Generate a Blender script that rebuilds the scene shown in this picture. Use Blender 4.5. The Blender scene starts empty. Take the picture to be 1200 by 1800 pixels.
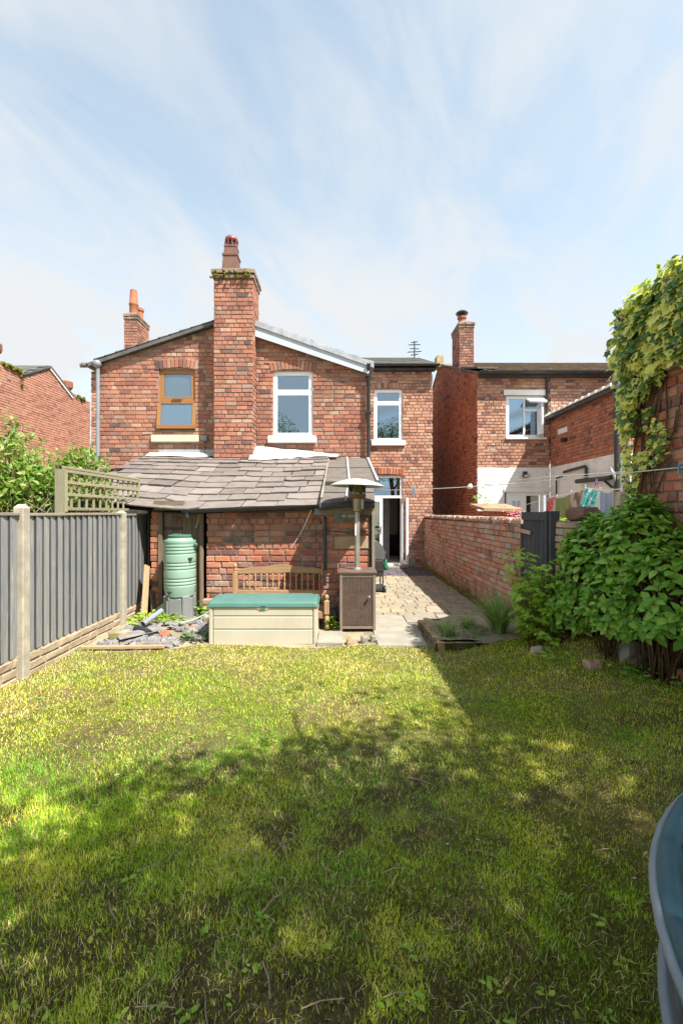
import bpy, math, random
import numpy as np
from mathutils import Vector, Matrix
random.seed(11)
rng = np.random.default_rng(11)
S = bpy.context.scene
COL = S.collection
R = math.radians
U = random.uniform

# ------------------------------------------------------------------ camera, sky, sun, exposure
CAMZ, F = 1.6, 800.0
cam = bpy.data.cameras.new('camera')
cam.sensor_fit = 'VERTICAL'; cam.sensor_height = 36; cam.sensor_width = 24; cam.lens = 16
cam.clip_start = .05; cam.clip_end = 2000
cam_o = bpy.data.objects.new('camera', cam); COL.objects.link(cam_o)
cam_o.location = (0, 0, CAMZ); cam_o.rotation_euler = (R(90), 0, 0)
S.camera = cam_o

SUN = Vector((.52, -.45, 1.0)).normalized()
sun = bpy.data.lights.new('sun', 'SUN'); sun.energy = 3.4; sun.angle = R(.55); sun.color = (1, .95, .86)
sun_o = bpy.data.objects.new('sun', sun); COL.objects.link(sun_o)
sun_o.rotation_euler = SUN.to_track_quat('Z', 'Y').to_euler(); sun_o.location = (20, -18, 40)

world = bpy.data.worlds.new('World'); S.world = world; world.use_nodes = True
wt = world.node_tree; wn = wt.nodes; wl = wt.links
bg = wn['Background']; bg.inputs['Strength'].default_value = .15
sky = wn.new('ShaderNodeTexSky'); sky.sky_type = 'NISHITA'; sky.sun_disc = False
sky.sun_elevation = math.asin(SUN.z); sky.sun_rotation = math.atan2(SUN.x, SUN.y)
sky.air_density = 1.0; sky.dust_density = 1.2; sky.ozone_density = 1.0
tc = wn.new('ShaderNodeTexCoord'); sx = wn.new('ShaderNodeSeparateXYZ'); wl.new(tc.outputs['Generated'], sx.inputs[0])
def wmath(op, a, b=None, clamp=False):
    n = wn.new('ShaderNodeMath'); n.operation = op; n.use_clamp = clamp
    for i, q in enumerate((a, b)):
        if q is None: continue
        if isinstance(q, (int, float)): n.inputs[i].default_value = q
        else: wl.new(q, n.inputs[i])
    return n.outputs[0]
zz = wmath('ADD', wmath('MAXIMUM', sx.outputs['Z'], 0.0), .16)
cx, cy = wmath('DIVIDE', sx.outputs['X'], zz), wmath('DIVIDE', sx.outputs['Y'], zz)
def wnoise(sxx, syy, scale, detail, dist, off):
    rx = wmath('ADD', wmath('MULTIPLY', cx, .92), wmath('MULTIPLY', cy, -.38)); ry = wmath('ADD', wmath('MULTIPLY', cx, .38), wmath('MULTIPLY', cy, .92))
    c = wn.new('ShaderNodeCombineXYZ'); wl.new(wmath('MULTIPLY', rx, sxx), c.inputs[0]); wl.new(wmath('MULTIPLY', ry, syy), c.inputs[1]); c.inputs[2].default_value = off
    n = wn.new('ShaderNodeTexNoise'); n.inputs['Scale'].default_value = scale; n.inputs['Detail'].default_value = detail
    n.inputs['Distortion'].default_value = dist; n.inputs['Roughness'].default_value = .60
    wl.new(c.outputs[0], n.inputs['Vector']); return n.outputs['Fac']
streak = wnoise(1.45, .72, 1.3, 11, 1.5, 3.1)
broad = wnoise(.75, .6, .9, 4, .8, 9.2)
cl = wmath('ADD', wmath('MULTIPLY', streak, .62), wmath('MULTIPLY', broad, .6))
mr = wn.new('ShaderNodeMapRange'); mr.interpolation_type = 'SMOOTHSTEP'
mr.inputs['From Min'].default_value = .47; mr.inputs['From Max'].default_value = .76
wl.new(cl, mr.inputs['Value'])
# thin high cloud gathers into a veil towards the horizon
veil = wn.new('ShaderNodeMapRange'); veil.interpolation_type = 'SMOOTHSTEP'
veil.inputs['From Min'].default_value = .62; veil.inputs['From Max'].default_value = .12
veil.inputs['To Min'].default_value = .16; veil.inputs['To Max'].default_value = .74
wl.new(sx.outputs['Z'], veil.inputs['Value'])
mask = wmath('ADD', wmath('MULTIPLY', mr.outputs[0], .68), veil.outputs[0], True)
mixw = wn.new('ShaderNodeMix'); mixw.data_type = 'RGBA'
wl.new(mask, mixw.inputs['Factor']); hs = wn.new('ShaderNodeHueSaturation'); hs.inputs['Saturation'].default_value = .66; hs.inputs['Value'].default_value = .66; wl.new(sky.outputs[0], hs.inputs['Color']); tint = wn.new('ShaderNodeMix'); tint.data_type = 'RGBA'; tint.blend_type = 'MULTIPLY'; tint.inputs['Factor'].default_value = 1; tint.inputs['B'].default_value = (.88, 1.03, 1.0, 1); wl.new(hs.outputs[0], tint.inputs['A']); wl.new(tint.outputs['Result'], mixw.inputs['A']); mixw.inputs['B'].default_value = (1.80, 1.86, 1.90, 1)
wl.new(mixw.outputs['Result'], bg.inputs['Color'])

S.view_settings.view_transform = 'Standard'; S.view_settings.look = 'None'
S.view_settings.exposure = 1.68; S.view_settings.gamma = 1; S.view_settings.use_curve_mapping = False
S.render.engine = 'CYCLES'
S.cycles.max_bounces = 6; S.cycles.transparent_max_bounces = 12

def PX(px, Y): return (px - 600) * Y / F
def PZ(py, Y): return CAMZ + (900 - py) * Y / F
def P(px, py, Y): return Vector((PX(px, Y), Y, PZ(py, Y)))

# ------------------------------------------------------------------ helpers: noise, meshes, things
def vnoise(x, y, seed=0):
    x = np.asarray(x, float); y = np.asarray(y, float)
    xi = np.floor(x).astype(np.int64); yi = np.floor(y).astype(np.int64)
    fx = x - xi; fy = y - yi
    fx = fx * fx * (3 - 2 * fx); fy = fy * fy * (3 - 2 * fy)
    def h(a, b):
        n = (a * 374761393 + b * 668265263 + seed * 974634777) & 0x7fffffff
        n = ((n ^ (n >> 13)) * 1274126177) & 0x7fffffff
        return ((n ^ (n >> 16)) & 0xffff) / 65535.0
    a = h(xi, yi); b = h(xi + 1, yi); c = h(xi, yi + 1); d = h(xi + 1, yi + 1)
    return (a * (1 - fx) + b * fx) * (1 - fy) + (c * (1 - fx) + d * fx) * fy
def fbm(x, y, seed=0, o=3):
    s = 0; w = .5; t = 0
    for i in range(o):
        s = s + w * vnoise(np.asarray(x) * 2 ** i, np.asarray(y) * 2 ** i, seed + i); t += w; w *= .55
    return s / t

W = {}                                   # world location of every object (no parent is ever rotated)
def link(o, parent, w):
    COL.objects.link(o)
    W[o.name] = Vector(w)
    if parent is not None: o.parent = parent
def loc_in(parent, w): return Vector(w) - (W[parent.name] if parent is not None else Vector((0, 0, 0)))
def tag(o, label=None, cat=None, group=None, kind=None):
    if label: o['label'] = label
    if cat: o['category'] = cat
    if group: o['group'] = group
    if kind: o['kind'] = kind
    return o
def thing(name, label, cat, loc, group=None):
    o = bpy.data.objects.new(name, None); o.empty_display_size = .2
    link(o, None, loc); o.location = loc
    return tag(o, label, cat, group)

class MB:
    def __init__(s): s.v = []; s.f = []; s.r = []
    def add(s, vs, fs, r=None):
        b = len(s.v); s.v.extend((v[0], v[1], v[2]) for v in vs)
        s.f.extend(tuple(i + b for i in f) for f in fs)
        s.r.extend([U(0, 1) if r is None else r] * len(vs)); return s
    def box(s, c, d, rot=None, r=None, bev=0):
        c = Vector(c); x, y, z = d[0] / 2, d[1] / 2, d[2] / 2
        if bev:
            b = bev; vs = []; 
            for sx_ in (-1, 1):
                for sy_ in (-1, 1):
                    for sz_ in (-1, 1):
                        vs += [(sx_ * (x - b), sy_ * (y - b), sz_ * z), (sx_ * (x - b), sy_ * y, sz_ * (z - b)), (sx_ * x, sy_ * (y - b), sz_ * (z - b))]
            def I(a, b_, c_, k): return ((a * 2 + b_) * 2 + c_) * 3 + k
            fs = []
            for k, ax in ((0, 2), (1, 1), (2, 0)):
                for q in (0, 1):
                    loop = []
                    for (m, n) in ((0, 0), (1, 0), (1, 1), (0, 1)):
                        abc = [0, 0, 0]; oth = [i for i in (0, 1, 2) if i != ax]
                        abc[ax] = q; abc[oth[0]] = m; abc[oth[1]] = n; loop.append(I(*abc, k))
                    fl = (q == 1) != (ax == 1)
                    fs.append(tuple(loop if fl else loop[::-1]))
            for ax in (0, 1, 2):      # edges along ax
                o1, o2 = [i for i in (0, 1, 2) if i != ax]
                kk = {0: 2, 1: 1, 2: 0}
                for m in (0, 1):
                    for n in (0, 1):
                        def V(t, face):
                            abc = [0, 0, 0]; abc[ax] = t; abc[o1] = m; abc[o2] = n; return I(*abc, kk[face])
                        q = (V(0, o1), V(1, o1), V(1, o2), V(0, o2))
                        fs.append(q if ((m == n) != (ax == 1)) else q[::-1])
            for a in (0, 1):
                for b_ in (0, 1):
                    for c_ in (0, 1):
                        t = (I(a, b_, c_, 0), I(a, b_, c_, 1), I(a, b_, c_, 2))
                        fs.append(t if (a + b_ + c_) % 2 == 0 else t[::-1])
        else:
            vs = [(-x, -y, -z), (x, -y, -z), (x, y, -z), (-x, y, -z), (-x, -y, z), (x, -y, z), (x, y, z), (-x, y, z)]
            fs = [(3, 2, 1, 0), (4, 5, 6, 7), (0, 1, 5, 4), (1, 2, 6, 5), (2, 3, 7, 6), (3, 0, 4, 7)]
        if rot is not None: vs = [rot @ Vector(v) for v in vs]
        return s.add([Vector(v) + c for v in vs], fs, r)
    def bb(s, x0, x1, y0, y1, z0, z1, r=None, bev=0):
        return s.box(((x0 + x1) / 2, (y0 + y1) / 2, (z0 + z1) / 2), (x1 - x0, y1 - y0, z1 - z0), None, r, bev)
    def hexa(s, lo, hi, r=None):          # two quads, lower loop then upper loop
        return s.add(list(lo) + list(hi), [(3, 2, 1, 0), (4, 5, 6, 7), (0, 1, 5, 4), (1, 2, 6, 5), (2, 3, 7, 6), (3, 0, 4, 7)], r)
    def bar(s, a, b, w, t, up=(0, 0, 1), r=None, bev=0):
        a, b = Vector(a), Vector(b); d = b - a; L = d.length; d.normalize()
        side = d.cross(Vector(up)); 
        if side.length < 1e-4: side = d.cross(Vector((1, 0, 0)))
        side.normalize(); u2 = side.cross(d)
        m = Matrix((d, side, u2)).transposed()
        return s.box((a + b) / 2, (L, w, t), m, r, bev)
    def tube(s, pts, rad, n=8, r=None, cap=True):
        pts = [Vector(p) for p in pts]; rads = rad if isinstance(rad, (list, tuple)) else [rad] * len(pts)
        vs = []; fs = []; prev = None
        for i, p in enumerate(pts):
            d = (pts[min(i + 1, len(pts) - 1)] - pts[max(i - 1, 0)]).normalized()
            if prev is None:
                a = d.cross(Vector((0, 0, 1)))
                if a.length < .05: a = d.cross(Vector((1, 0, 0)))
            else: a = prev - d * prev.dot(d)
            a.normalize(); prev = a; b = d.cross(a)
            for k in range(n):
                t = 2 * math.pi * k / n; vs.append(p + (a * math.cos(t) + b * math.sin(t)) * rads[i])
        m = len(pts)
        for i in range(m - 1):
            for k in range(n):
                k2 = (k + 1) % n; fs.append((i * n + k, i * n + k2, (i + 1) * n + k2, (i + 1) * n + k))
        if cap: fs += [tuple(range(n))[::-1], tuple((m - 1) * n + k for k in range(n))]
        return s.add(vs, fs, r)
    def lathe(s, prof, c, n=24, r=None, rot=None, cap=True):
        c = Vector(c); vs = []; fs = []
        for (rad, z) in prof:
            for k in range(n):
                t = 2 * math.pi * k / n; v = Vector((rad * math.cos(t), rad * math.sin(t), z))
                if rot is not None: v = rot @ v
                vs.append(c + v)
        m = len(prof)
        for i in range(m - 1):
            for k in range(n):
                k2 = (k + 1) % n; fs.append((i * n + k, i * n + k2, (i + 1) * n + k2, (i + 1) * n + k))
        if cap: fs += [tuple(range(n))[::-1], tuple((m - 1) * n + k for k in range(n))]
        return s.add(vs, fs, r)
    def grid(s, fn, nu, nv, r=None):
        vs = [fn(i / nu, j / nv) for j in range(nv + 1) for i in range(nu + 1)]
        fs = [(j * (nu + 1) + i, j * (nu + 1) + i + 1, (j + 1) * (nu + 1) + i + 1, (j + 1) * (nu + 1) + i) for j in range(nv) for i in range(nu)]
        return s.add(vs, fs, r)
    def build(s, name, mat, parent=None, smooth=False, kind=None, label=None):
        a = np.array(s.v, dtype=np.float32)
        c = (a.min(0) + a.max(0)) / 2
        me = bpy.data.meshes.new(name); me.from_pydata((a - c).tolist(), [], s.f); me.materials.append(mat)
        at = me.attributes.new('rnd', 'FLOAT', 'POINT'); at.data.foreach_set('value', np.array(s.r, dtype=np.float32))
        if smooth is True: me.polygons.foreach_set('use_smooth', np.ones(len(me.polygons), dtype=bool))
        elif smooth: me.polygons.foreach_set('use_smooth', np.ones(len(me.polygons), dtype=bool)); me.set_sharp_from_angle(angle=R(smooth))
        o = bpy.data.objects.new(name, me); link(o, parent, c); o.location = loc_in(parent, c)
        tag(o, label, None, None, kind)
        return o

def arr_mesh(name, v, tri, mat, parent=None, rnd=None, extra=None, smooth=False, kind=None):
    v = np.asarray(v, np.float32); tri = np.asarray(tri, np.int32)
    me = bpy.data.meshes.new(name); me.vertices.add(len(v)); me.vertices.foreach_set('co', v.ravel())
    k = tri.shape[1]
    me.loops.add(tri.size); me.loops.foreach_set('vertex_index', tri.ravel())
    me.polygons.add(len(tri)); me.polygons.foreach_set('loop_start', np.arange(0, tri.size, k, dtype=np.int32))
    if smooth: me.polygons.foreach_set('use_smooth', np.ones(len(tri), dtype=bool))
    me.update(calc_edges=True); me.materials.append(mat)
    for nm, d in (('rnd', rnd), ('edge', extra)):
        if d is not None:
            at = me.attributes.new(nm, 'FLOAT', 'POINT'); at.data.foreach_set('value', np.asarray(d, np.float32))
    o = bpy.data.objects.new(name, me); link(o, parent, (0, 0, 0)); o.location = loc_in(parent, (0, 0, 0))
    tag(o, None, None, None, kind)
    return o

# ------------------------------------------------------------------ materials
class NT:
    def __init__(s, name):
        s.m = bpy.data.materials.new(name); s.m.use_nodes = True; s.t = s.m.node_tree; s.b = s.t.nodes['Principled BSDF']
    def put(s, v, i):
        if hasattr(v, 'is_output') or isinstance(v, bpy.types.NodeSocket): s.t.links.new(v, i)
        elif isinstance(v, tuple) and len(v) == 3 and i.type == 'RGBA': i.default_value = (*v, 1)
        else: i.default_value = v
    def node(s, typ, ins=None, out=0, **kw):
        n = s.t.nodes.new(typ)
        for k, v in kw.items(): setattr(n, k, v)
        for k, v in (ins or {}).items(): s.put(v, n.inputs[k])
        return n.outputs[out]
    def math(s, op, a, b=0.0, clamp=False): return s.node('ShaderNodeMath', {0: a, 1: b}, operation=op, use_clamp=clamp)
    def pos(s): return s.node('ShaderNodeNewGeometry', out='Position')
    def noise(s, scale, detail=4, vec=None, rough=.55, dist=0.0):
        return s.node('ShaderNodeTexNoise', {'Vector': vec if vec is not None else s.pos(), 'Scale': scale, 'Detail': detail, 'Roughness': rough, 'Distortion': dist}, out='Fac')
    def smooth(s, v, a, b, lo=0.0, hi=1.0): return s.node('ShaderNodeMapRange', {'Value': v, 'From Min': a, 'From Max': b, 'To Min': lo, 'To Max': hi}, interpolation_type='SMOOTHSTEP')
    def mix(s, f, a, b, mode='MIX'):
        n = s.t.nodes.new('ShaderNodeMix'); n.data_type = 'RGBA'; n.blend_type = mode
        s.put(f, n.inputs['Factor']); s.put(a, n.inputs['A']); s.put(b, n.inputs['B']); return n.outputs['Result']
    def ramp(s, f, stops, const=False):
        n = s.t.nodes.new('ShaderNodeValToRGB'); e = n.color_ramp.elements
        if const: n.color_ramp.interpolation = 'CONSTANT'
        while len(e) < len(stops): e.new(.5)
        for el, (p, c) in zip(e, stops): el.position = p; el.color = (*c, 1)
        s.put(f, n.inputs['Fac']); return n.outputs['Color']
    def rnd(s, mul=1.0):
        a = s.node('ShaderNodeAttribute', attribute_name='rnd', out='Fac'); o = s.node('ShaderNodeObjectInfo', out='Random')
        return s.math('FRACT', s.math('ADD', s.math('MULTIPLY', a, mul), s.math('MULTIPLY', o, mul)))
    def attr(s, n): return s.node('ShaderNodeAttribute', attribute_name=n, out='Fac')
    def scaled(s, sc):
        return s.node('ShaderNodeMapping', {'Vector': s.pos(), 'Scale': sc})
    def bump(s, h, strength=.3, dist=.01):
        s.put(s.node('ShaderNodeBump', {'Height': h, 'Strength': strength, 'Distance': dist}), s.b.inputs['Normal'])
    def fin(s, col, rough=.8, spec=.3, metal=0.0):
        s.put(col, s.b.inputs['Base Color']); s.put(rough, s.b.inputs['Roughness']); s.b.inputs['Specular IOR Level'].default_value = spec
        s.b.inputs['Metallic'].default_value = metal; return s.m

def brick_mat(name, stops, soot=.35, pale=.25, bump=.5, moss=0.0, lime=0.0):
    n = NT(name); r = n.rnd()
    c = n.mix(1.0, n.ramp(r, stops), (1.06, 1.24, 1.34), 'MULTIPLY')
    g = n.noise(55, 5); c = n.mix(n.smooth(g, .35, .75, 0, .55), c, n.mix(1.0, c, (1.25, 1.18, 1.1), 'MULTIPLY'))
    c = n.mix(n.smooth(n.noise(140, 3), .55, .8, 0, .6), c, n.mix(1.0, c, (.45, .42, .42), 'MULTIPLY'))
    c = n.mix(n.smooth(n.noise(1.3, 7, rough=.65), .46, .72, 0, soot), c, (.05, .042, .04))
    c = n.mix(n.smooth(n.noise(5.5, 5, rough=.7), .54, .72, 0, .5), c, n.mix(1.0, c, (.38, .36, .36), 'MULTIPLY'))
    c = n.mix(n.smooth(n.noise(9, 6, rough=.7), .6, .74, 0, pale), c, (.55, .47, .40))
    if lime: c = n.mix(n.math('MULTIPLY', n.smooth(n.noise(2.6, 6, rough=.65), .47, .66, 0, lime), n.smooth(n.noise(28, 4), .3, .6, .4, 1)), c, (.46, .40, .33))
    if moss: 
        z = n.node('ShaderNodeSeparateXYZ', {0: n.pos()}, out='Z')
        c = n.mix(n.math('MULTIPLY', n.smooth(z, .45, .02), n.smooth(n.noise(6, 5), .35, .65, 0, moss)), c, (.10, .13, .03))
    n.bump(n.math('ADD', n.noise(90, 5), n.math('MULTIPLY', n.noise(22, 4), 1.6)), bump, .006)
    return n.fin(c, .9, .2)
RED = [(0, (.32, .118, .075)), (.2, (.38, .148, .092)), (.42, (.26, .092, .062)), (.6, (.41, .175, .108)), (.76, (.20, .08, .062)), (.9, (.43, .25, .17)), (1, (.105, .06, .055))]
m_brick = brick_mat('brick_weathered_red', RED, .3, .25)
m_brick_main = brick_mat('brick_pale_red', [(0, (.40, .17, .105)), (.25, (.46, .225, .145)), (.5, (.34, .135, .085)), (.72, (.48, .28, .19)), (.88, (.27, .11, .08)), (1, (.16, .085, .075))], .3, .35)
m_brick_hot = brick_mat('brick_orange_red', [(0, (.38, .115, .06)), (.3, (.45, .16, .085)), (.55, (.30, .09, .055)), (.8, (.43, .175, .10)), (.93, (.19, .07, .055)), (1, (.13, .06, .055))], .3, .2)
m_corbel = brick_mat('brick_sooty_corbel', [(0, (.24, .15, .11)), (.5, (.29, .18, .13)), (1, (.17, .11, .09))], .5, .3)
m_brick_new = brick_mat('brick_smooth_red', [(0, (.40, .175, .115)), (.4, (.44, .20, .135)), (.8, (.36, .15, .10)), (1, (.30, .12, .085))], .18, .05, .2)
m_brick_wall = brick_mat('brick_garden_wall', [(0, (.42, .17, .10)), (.25, (.50, .27, .185)), (.5, (.36, .13, .08)), (.66, (.52, .36, .28)), (.8, (.25, .11, .08)), (.92, (.46, .38, .31)), (1, (.12, .07, .06))], .3, .75, .7, .9, .75)
m_brick_out = brick_mat('brick_outhouse', [(0, (.36, .11, .065)), (.3, (.43, .145, .08)), (.5, (.29, .085, .06)), (.7, (.42, .18, .115)), (.85, (.21, .07, .055)), (1, (.15, .08, .07))], .3, .6, .8, .3, .45)
m_brick_stack = brick_mat('brick_chimney', [(0, (.34, .135, .085)), (.4, (.40, .185, .115)), (.7, (.27, .10, .07)), (1, (.17, .085, .07))], .4, .25)
def plain(name, c1, c2=None, scale=6, rough=.8, spec=.3, bump=.2, bs=60, metal=0.0, dirt=0.0, bd=.004, rv=.25, sc=None):
    n = NT(name); c2 = c2 or tuple(x * .75 for x in c1)
    vec = n.scaled(sc) if sc else None
    c = n.mix(n.smooth(n.noise(scale, 6, vec), .3, .7), c1, c2)
    c = n.mix(n.math('MULTIPLY', n.rnd(), rv), c, n.mix(1.0, c, (.45, .45, .47), 'MULTIPLY'))
    if dirt: c = n.mix(n.smooth(n.noise(3.3, 7, rough=.7), .5, .8, 0, dirt), c, (.10, .085, .06))
    if bump: n.bump(n.noise(bs, 5, vec), bump, bd)
    return n.fin(c, rough, spec, metal)
m_mortar = plain('mortar_grey', (.36, .30, .25), (.20, .17, .145), 5, .95, .1, .5, 120)
m_mortar_lt = plain('mortar_pale', (.38, .32, .265), (.23, .19, .155), 4, .95, .1, .5, 120)
m_mortar_dk = plain('mortar_sooty', (.24, .20, .17), (.12, .10, .09), 3, .95, .1, .5, 120)
m_mortar_out = plain('mortar_smeared', (.36, .30, .235), (.19, .16, .135), 5, .95, .1, .8, 60, bd=.01)
m_white_brick = plain('white_painted_brick', (.80, .80, .78), (.72, .71, .67), 4, .7, .3, .3, 40, dirt=.25, rv=.06)
m_upvc = plain('white_upvc', (.82, .83, .84), (.80, .81, .82), 3, .28, .5, 0, rv=0)
m_white = plain('white_gloss_paint', (.80, .80, .78), (.75, .74, .71), 5, .5, .4, .1, 30, dirt=.06, rv=.04)
m_cream = plain('cream_sill_paint', (.60, .55, .42), (.52, .47, .36), 5, .6, .4, .1, 40, rv=0, dirt=.1)
m_oak = plain('oak_effect_frame', (.36, .17, .055), (.29, .13, .04), 4, .45, .4, .1, 50, rv=.05, sc=(6, 6, 60))
m_black = plain('black_plastic', (.022, .024, .028), (.035, .037, .04), 5, .35, .5, .05, 40, rv=.1)
m_blackpaint = plain('black_tarred_board', (.03, .03, .033), (.05, .05, .05), 4, .6, .4, .2, 40)
m_grey_pipe = plain('grey_pipe', (.25, .275, .31), (.20, .22, .25), 4, .4, .4, .05, rv=.05)
m_fascia = plain('grey_white_fascia', (.46, .52, .58), (.43, .48, .53), 3, .45, .4, 0, rv=0)
m_tile = plain('grey_verge_tile', (.36, .38, .41), (.24, .26, .28), 6, .6, .4, .3, 50, rv=.3)
m_slate_roof = plain('house_slate', (.15, .145, .135), (.09, .09, .085), 7, .6, .4, .3, 40, rv=.4)
m_tile_brown = plain('brown_concrete_tile', (.26, .20, .15), (.16, .12, .09), 6, .9, .2, .5, 60, rv=.35, dirt=.4)
def slate_mat():
    n = NT('stone_slate'); r = n.rnd()
    c = n.ramp(r, [(0, (.165, .138, .124)), (.35, (.205, .174, .158)), (.6, (.142, .12, .11)), (.85, (.235, .20, .18)), (1, (.185, .162, .15))])
    c = n.mix(n.smooth(n.noise(5, 7, rough=.7), .42, .7, 0, .6), c, n.mix(1.0, c, (.62, .6, .58), 'MULTIPLY'))
    c = n.mix(n.smooth(n.noise(16, 6, rough=.75), .6, .7, 0, .45), c, (.30, .27, .23))
    n.bump(n.math('ADD', n.noise(70, 5), n.noise(14, 5)), .6, .006)
    return n.fin(c, .85, .25)
m_slate = slate_mat()
m_felt = plain('roofing_felt', (.16, .137, .118), (.115, .10, .087), 5, .95, .15, .6, 200, rv=.1)
m_felt_dk = plain('black_felt_edge', (.03, .03, .032), (.05, .05, .05), 5, .6, .4, .3, 40, rv=.05)
m_lead = plain('lead_flashing', (.40, .42, .44), (.30, .31, .33), 4, .5, .4, .2, 20, rv=.05)
m_tarp = plain('white_flashing_sheet', (.44, .43, .41), (.33, .325, .30), 3, .55, .4, .5, 14, rv=.05, bd=.02)
m_terracotta = plain('terracotta', (.40, .155, .085), (.31, .12, .07), 5, .8, .2, .2, 40, rv=.15)
m_clay_brown = plain('brown_clay', (.19, .10, .075), (.14, .075, .06), 5, .75, .3, .2, 40, rv=.15)
m_red_cap = plain('red_enamel', (.27, .065, .055), (.21, .05, .045), 5, .4, .5, .05, rv=.05)
m_sand = plain('sandstone', (.42, .30, .20), (.34, .21, .13), 7, .95, .1, .7, 50, bd=.01)
m_yellowstone = plain('buff_stone', (.48, .38, .2), (.36, .27, .14), 7, .95, .1, .5, 50)
m_conc = plain('concrete_post', (.46, .41, .335), (.34, .30, .24), 8, .95, .1, .8, 120, dirt=.35, bd=.006, rv=.1)
m_rock = plain('rockface_concrete', (.42, .335, .235), (.32, .25, .175), 9, .95, .1, .8, 70, dirt=.4, bd=.008, rv=.2)
def wood(name, c1, c2, worn=None, wamt=.5, axis='z', rough=.85, rv=.5, spec=.2):
    n = NT(name); sc = {'z': (26, 26, 1.6), 'x': (1.6, 26, 26), 'y': (26, 1.6, 26)}[axis]
    v = n.scaled(sc); g = n.noise(1.6, 6, v, .6, 1.2)
    c = n.mix(n.smooth(g, .3, .7), c1, c2)
    c = n.mix(n.math('MULTIPLY', n.rnd(), rv), c, n.mix(1.0, c, (.6, .66, .78), 'MULTIPLY'))
    if worn: c = n.mix(n.smooth(n.noise(1.1, 7, v, .72, .6), .54, .68, 0, wamt), c, worn)
    c = n.mix(n.smooth(n.noise(2.2, 4, n.scaled((9, 9, 5))), .70, .76, 0, .5), c, n.mix(1.0, c, (.35, .33, .3), 'MULTIPLY'))
    n.bump(g, .35, .004)
    return n.fin(c, rough, spec)
m_fence = wood('slate_blue_fence_paint', (.32, .31, .295), (.23, .23, .226), (.44, .38, .31), .95)
m_capwood = wood('weathered_capping', (.31, .265, .19), (.23, .19, .14), None, 0, 'y')
m_trellis = wood('pale_green_timber', (.33, .30, .19), (.25, .225, .14), (.25, .25, .12), .4)
m_oldwood = wood('old_grey_brown_timber', (.23, .17, .11), (.13, .10, .07), (.34, .28, .2), .4)
m_beam = wood('old_beam', (.25, .20, .14), (.15, .115, .08), (.36, .31, .24), .3, 'x')
m_plank = wood('weathered_plank', (.50, .34, .19), (.38, .26, .15), (.25, .2, .14), .4)
m_bench = wood('bench_varnish', (.38, .24, .13), (.30, .185, .10), (.38, .33, .26), .6, 'x', rv=.25, rough=.6)
m_bench_v = wood('bench_turned_wood', (.42, .26, .13), (.32, .2, .10), (.4, .34, .27), .6, 'z', rv=.25, rough=.6)
m_gate = wood('dark_grey_gate_paint', (.085, .092, .10), (.06, .065, .07), (.16, .155, .15), .4)
m_butt = plain('green_butt_plastic', (.22, .35, .275), (.245, .37, .295), 3, .5, .4, .05, rv=.03, dirt=.22)
m_butt_dk = plain('dark_green_plastic', (.07, .17, .12), (.06, .15, .11), 3, .5, .4, 0, rv=0)
m_stand = plain('grey_stand_plastic', (.20, .205, .215), (.17, .175, .18), 3, .6, .3, .1, rv=.05, dirt=.15)
m_box = plain('beige_box_plastic', (.50, .46, .365), (.45, .415, .33), 3, .55, .4, .05, 90, rv=0, dirt=.10)
m_lid = plain('teal_green_lid', (.068, .155, .135), (.08, .18, .155), 4, .55, .4, .05, 90, rv=0, dirt=.05)
m_steel = plain('brushed_steel', (.46, .43, .39), (.36, .33, .29), 5, .4, .5, .05, metal=.6, rv=0)
m_hood = plain('heater_hood_steel', (.60, .58, .52), (.52, .49, .43), 4, .5, .5, .05, metal=.25, rv=0)
m_rust = plain('rusty_metal', (.30, .14, .06), (.16, .08, .04), 9, .8, .3, .4, 60)
m_wicker = plain('brown_wicker', (.17, .11, .085), (.12, .08, .06), 8, .55, .4, .1, rv=.45)
m_wickerframe = plain('brown_metal_frame', (.23, .18, .15), (.19, .15, .12), 5, .5, .4, .05, rv=0)
m_char = plain('charcoal_metal', (.05, .05, .052), (.035, .035, .036), 5, .4, .5, .05, metal=.3)
m_bbq_lid = plain('grey_barbecue_lid', (.2, .21, .22), (.16, .165, .17), 4, .3, .5, 0, metal=.5)
m_greenbag = plain('green_bag', (.03, .25, .10), (.02, .18, .07), 5, .5, .4, .1)
m_bluepeg = plain('blue_peg_plastic', (.14, .38, .5), (.12, .33, .45), 5, .5, .4, 0)
m_purplepeg = plain('purple_peg_plastic', (.25, .05, .32), (.2, .04, .27), 5, .5, .4, 0)
m_cord = plain('white_cord', (.75, .74, .70), (.68, .66, .6), 9, .7, .3, 0, rv=0)
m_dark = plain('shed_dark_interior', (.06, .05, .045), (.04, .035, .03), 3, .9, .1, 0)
m_room = plain('room_plaster', (.68, .60, .52), (.62, .55, .48), 2, .9, .1, 0, rv=0)
m_roomdark = plain('dark_furniture', (.06, .045, .04), (.04, .03, .03), 3, .6, .3, 0)
m_curtain = plain('pale_curtain', (.6, .6, .58), (.5, .5, .49), 6, .9, .1, 0)
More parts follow.
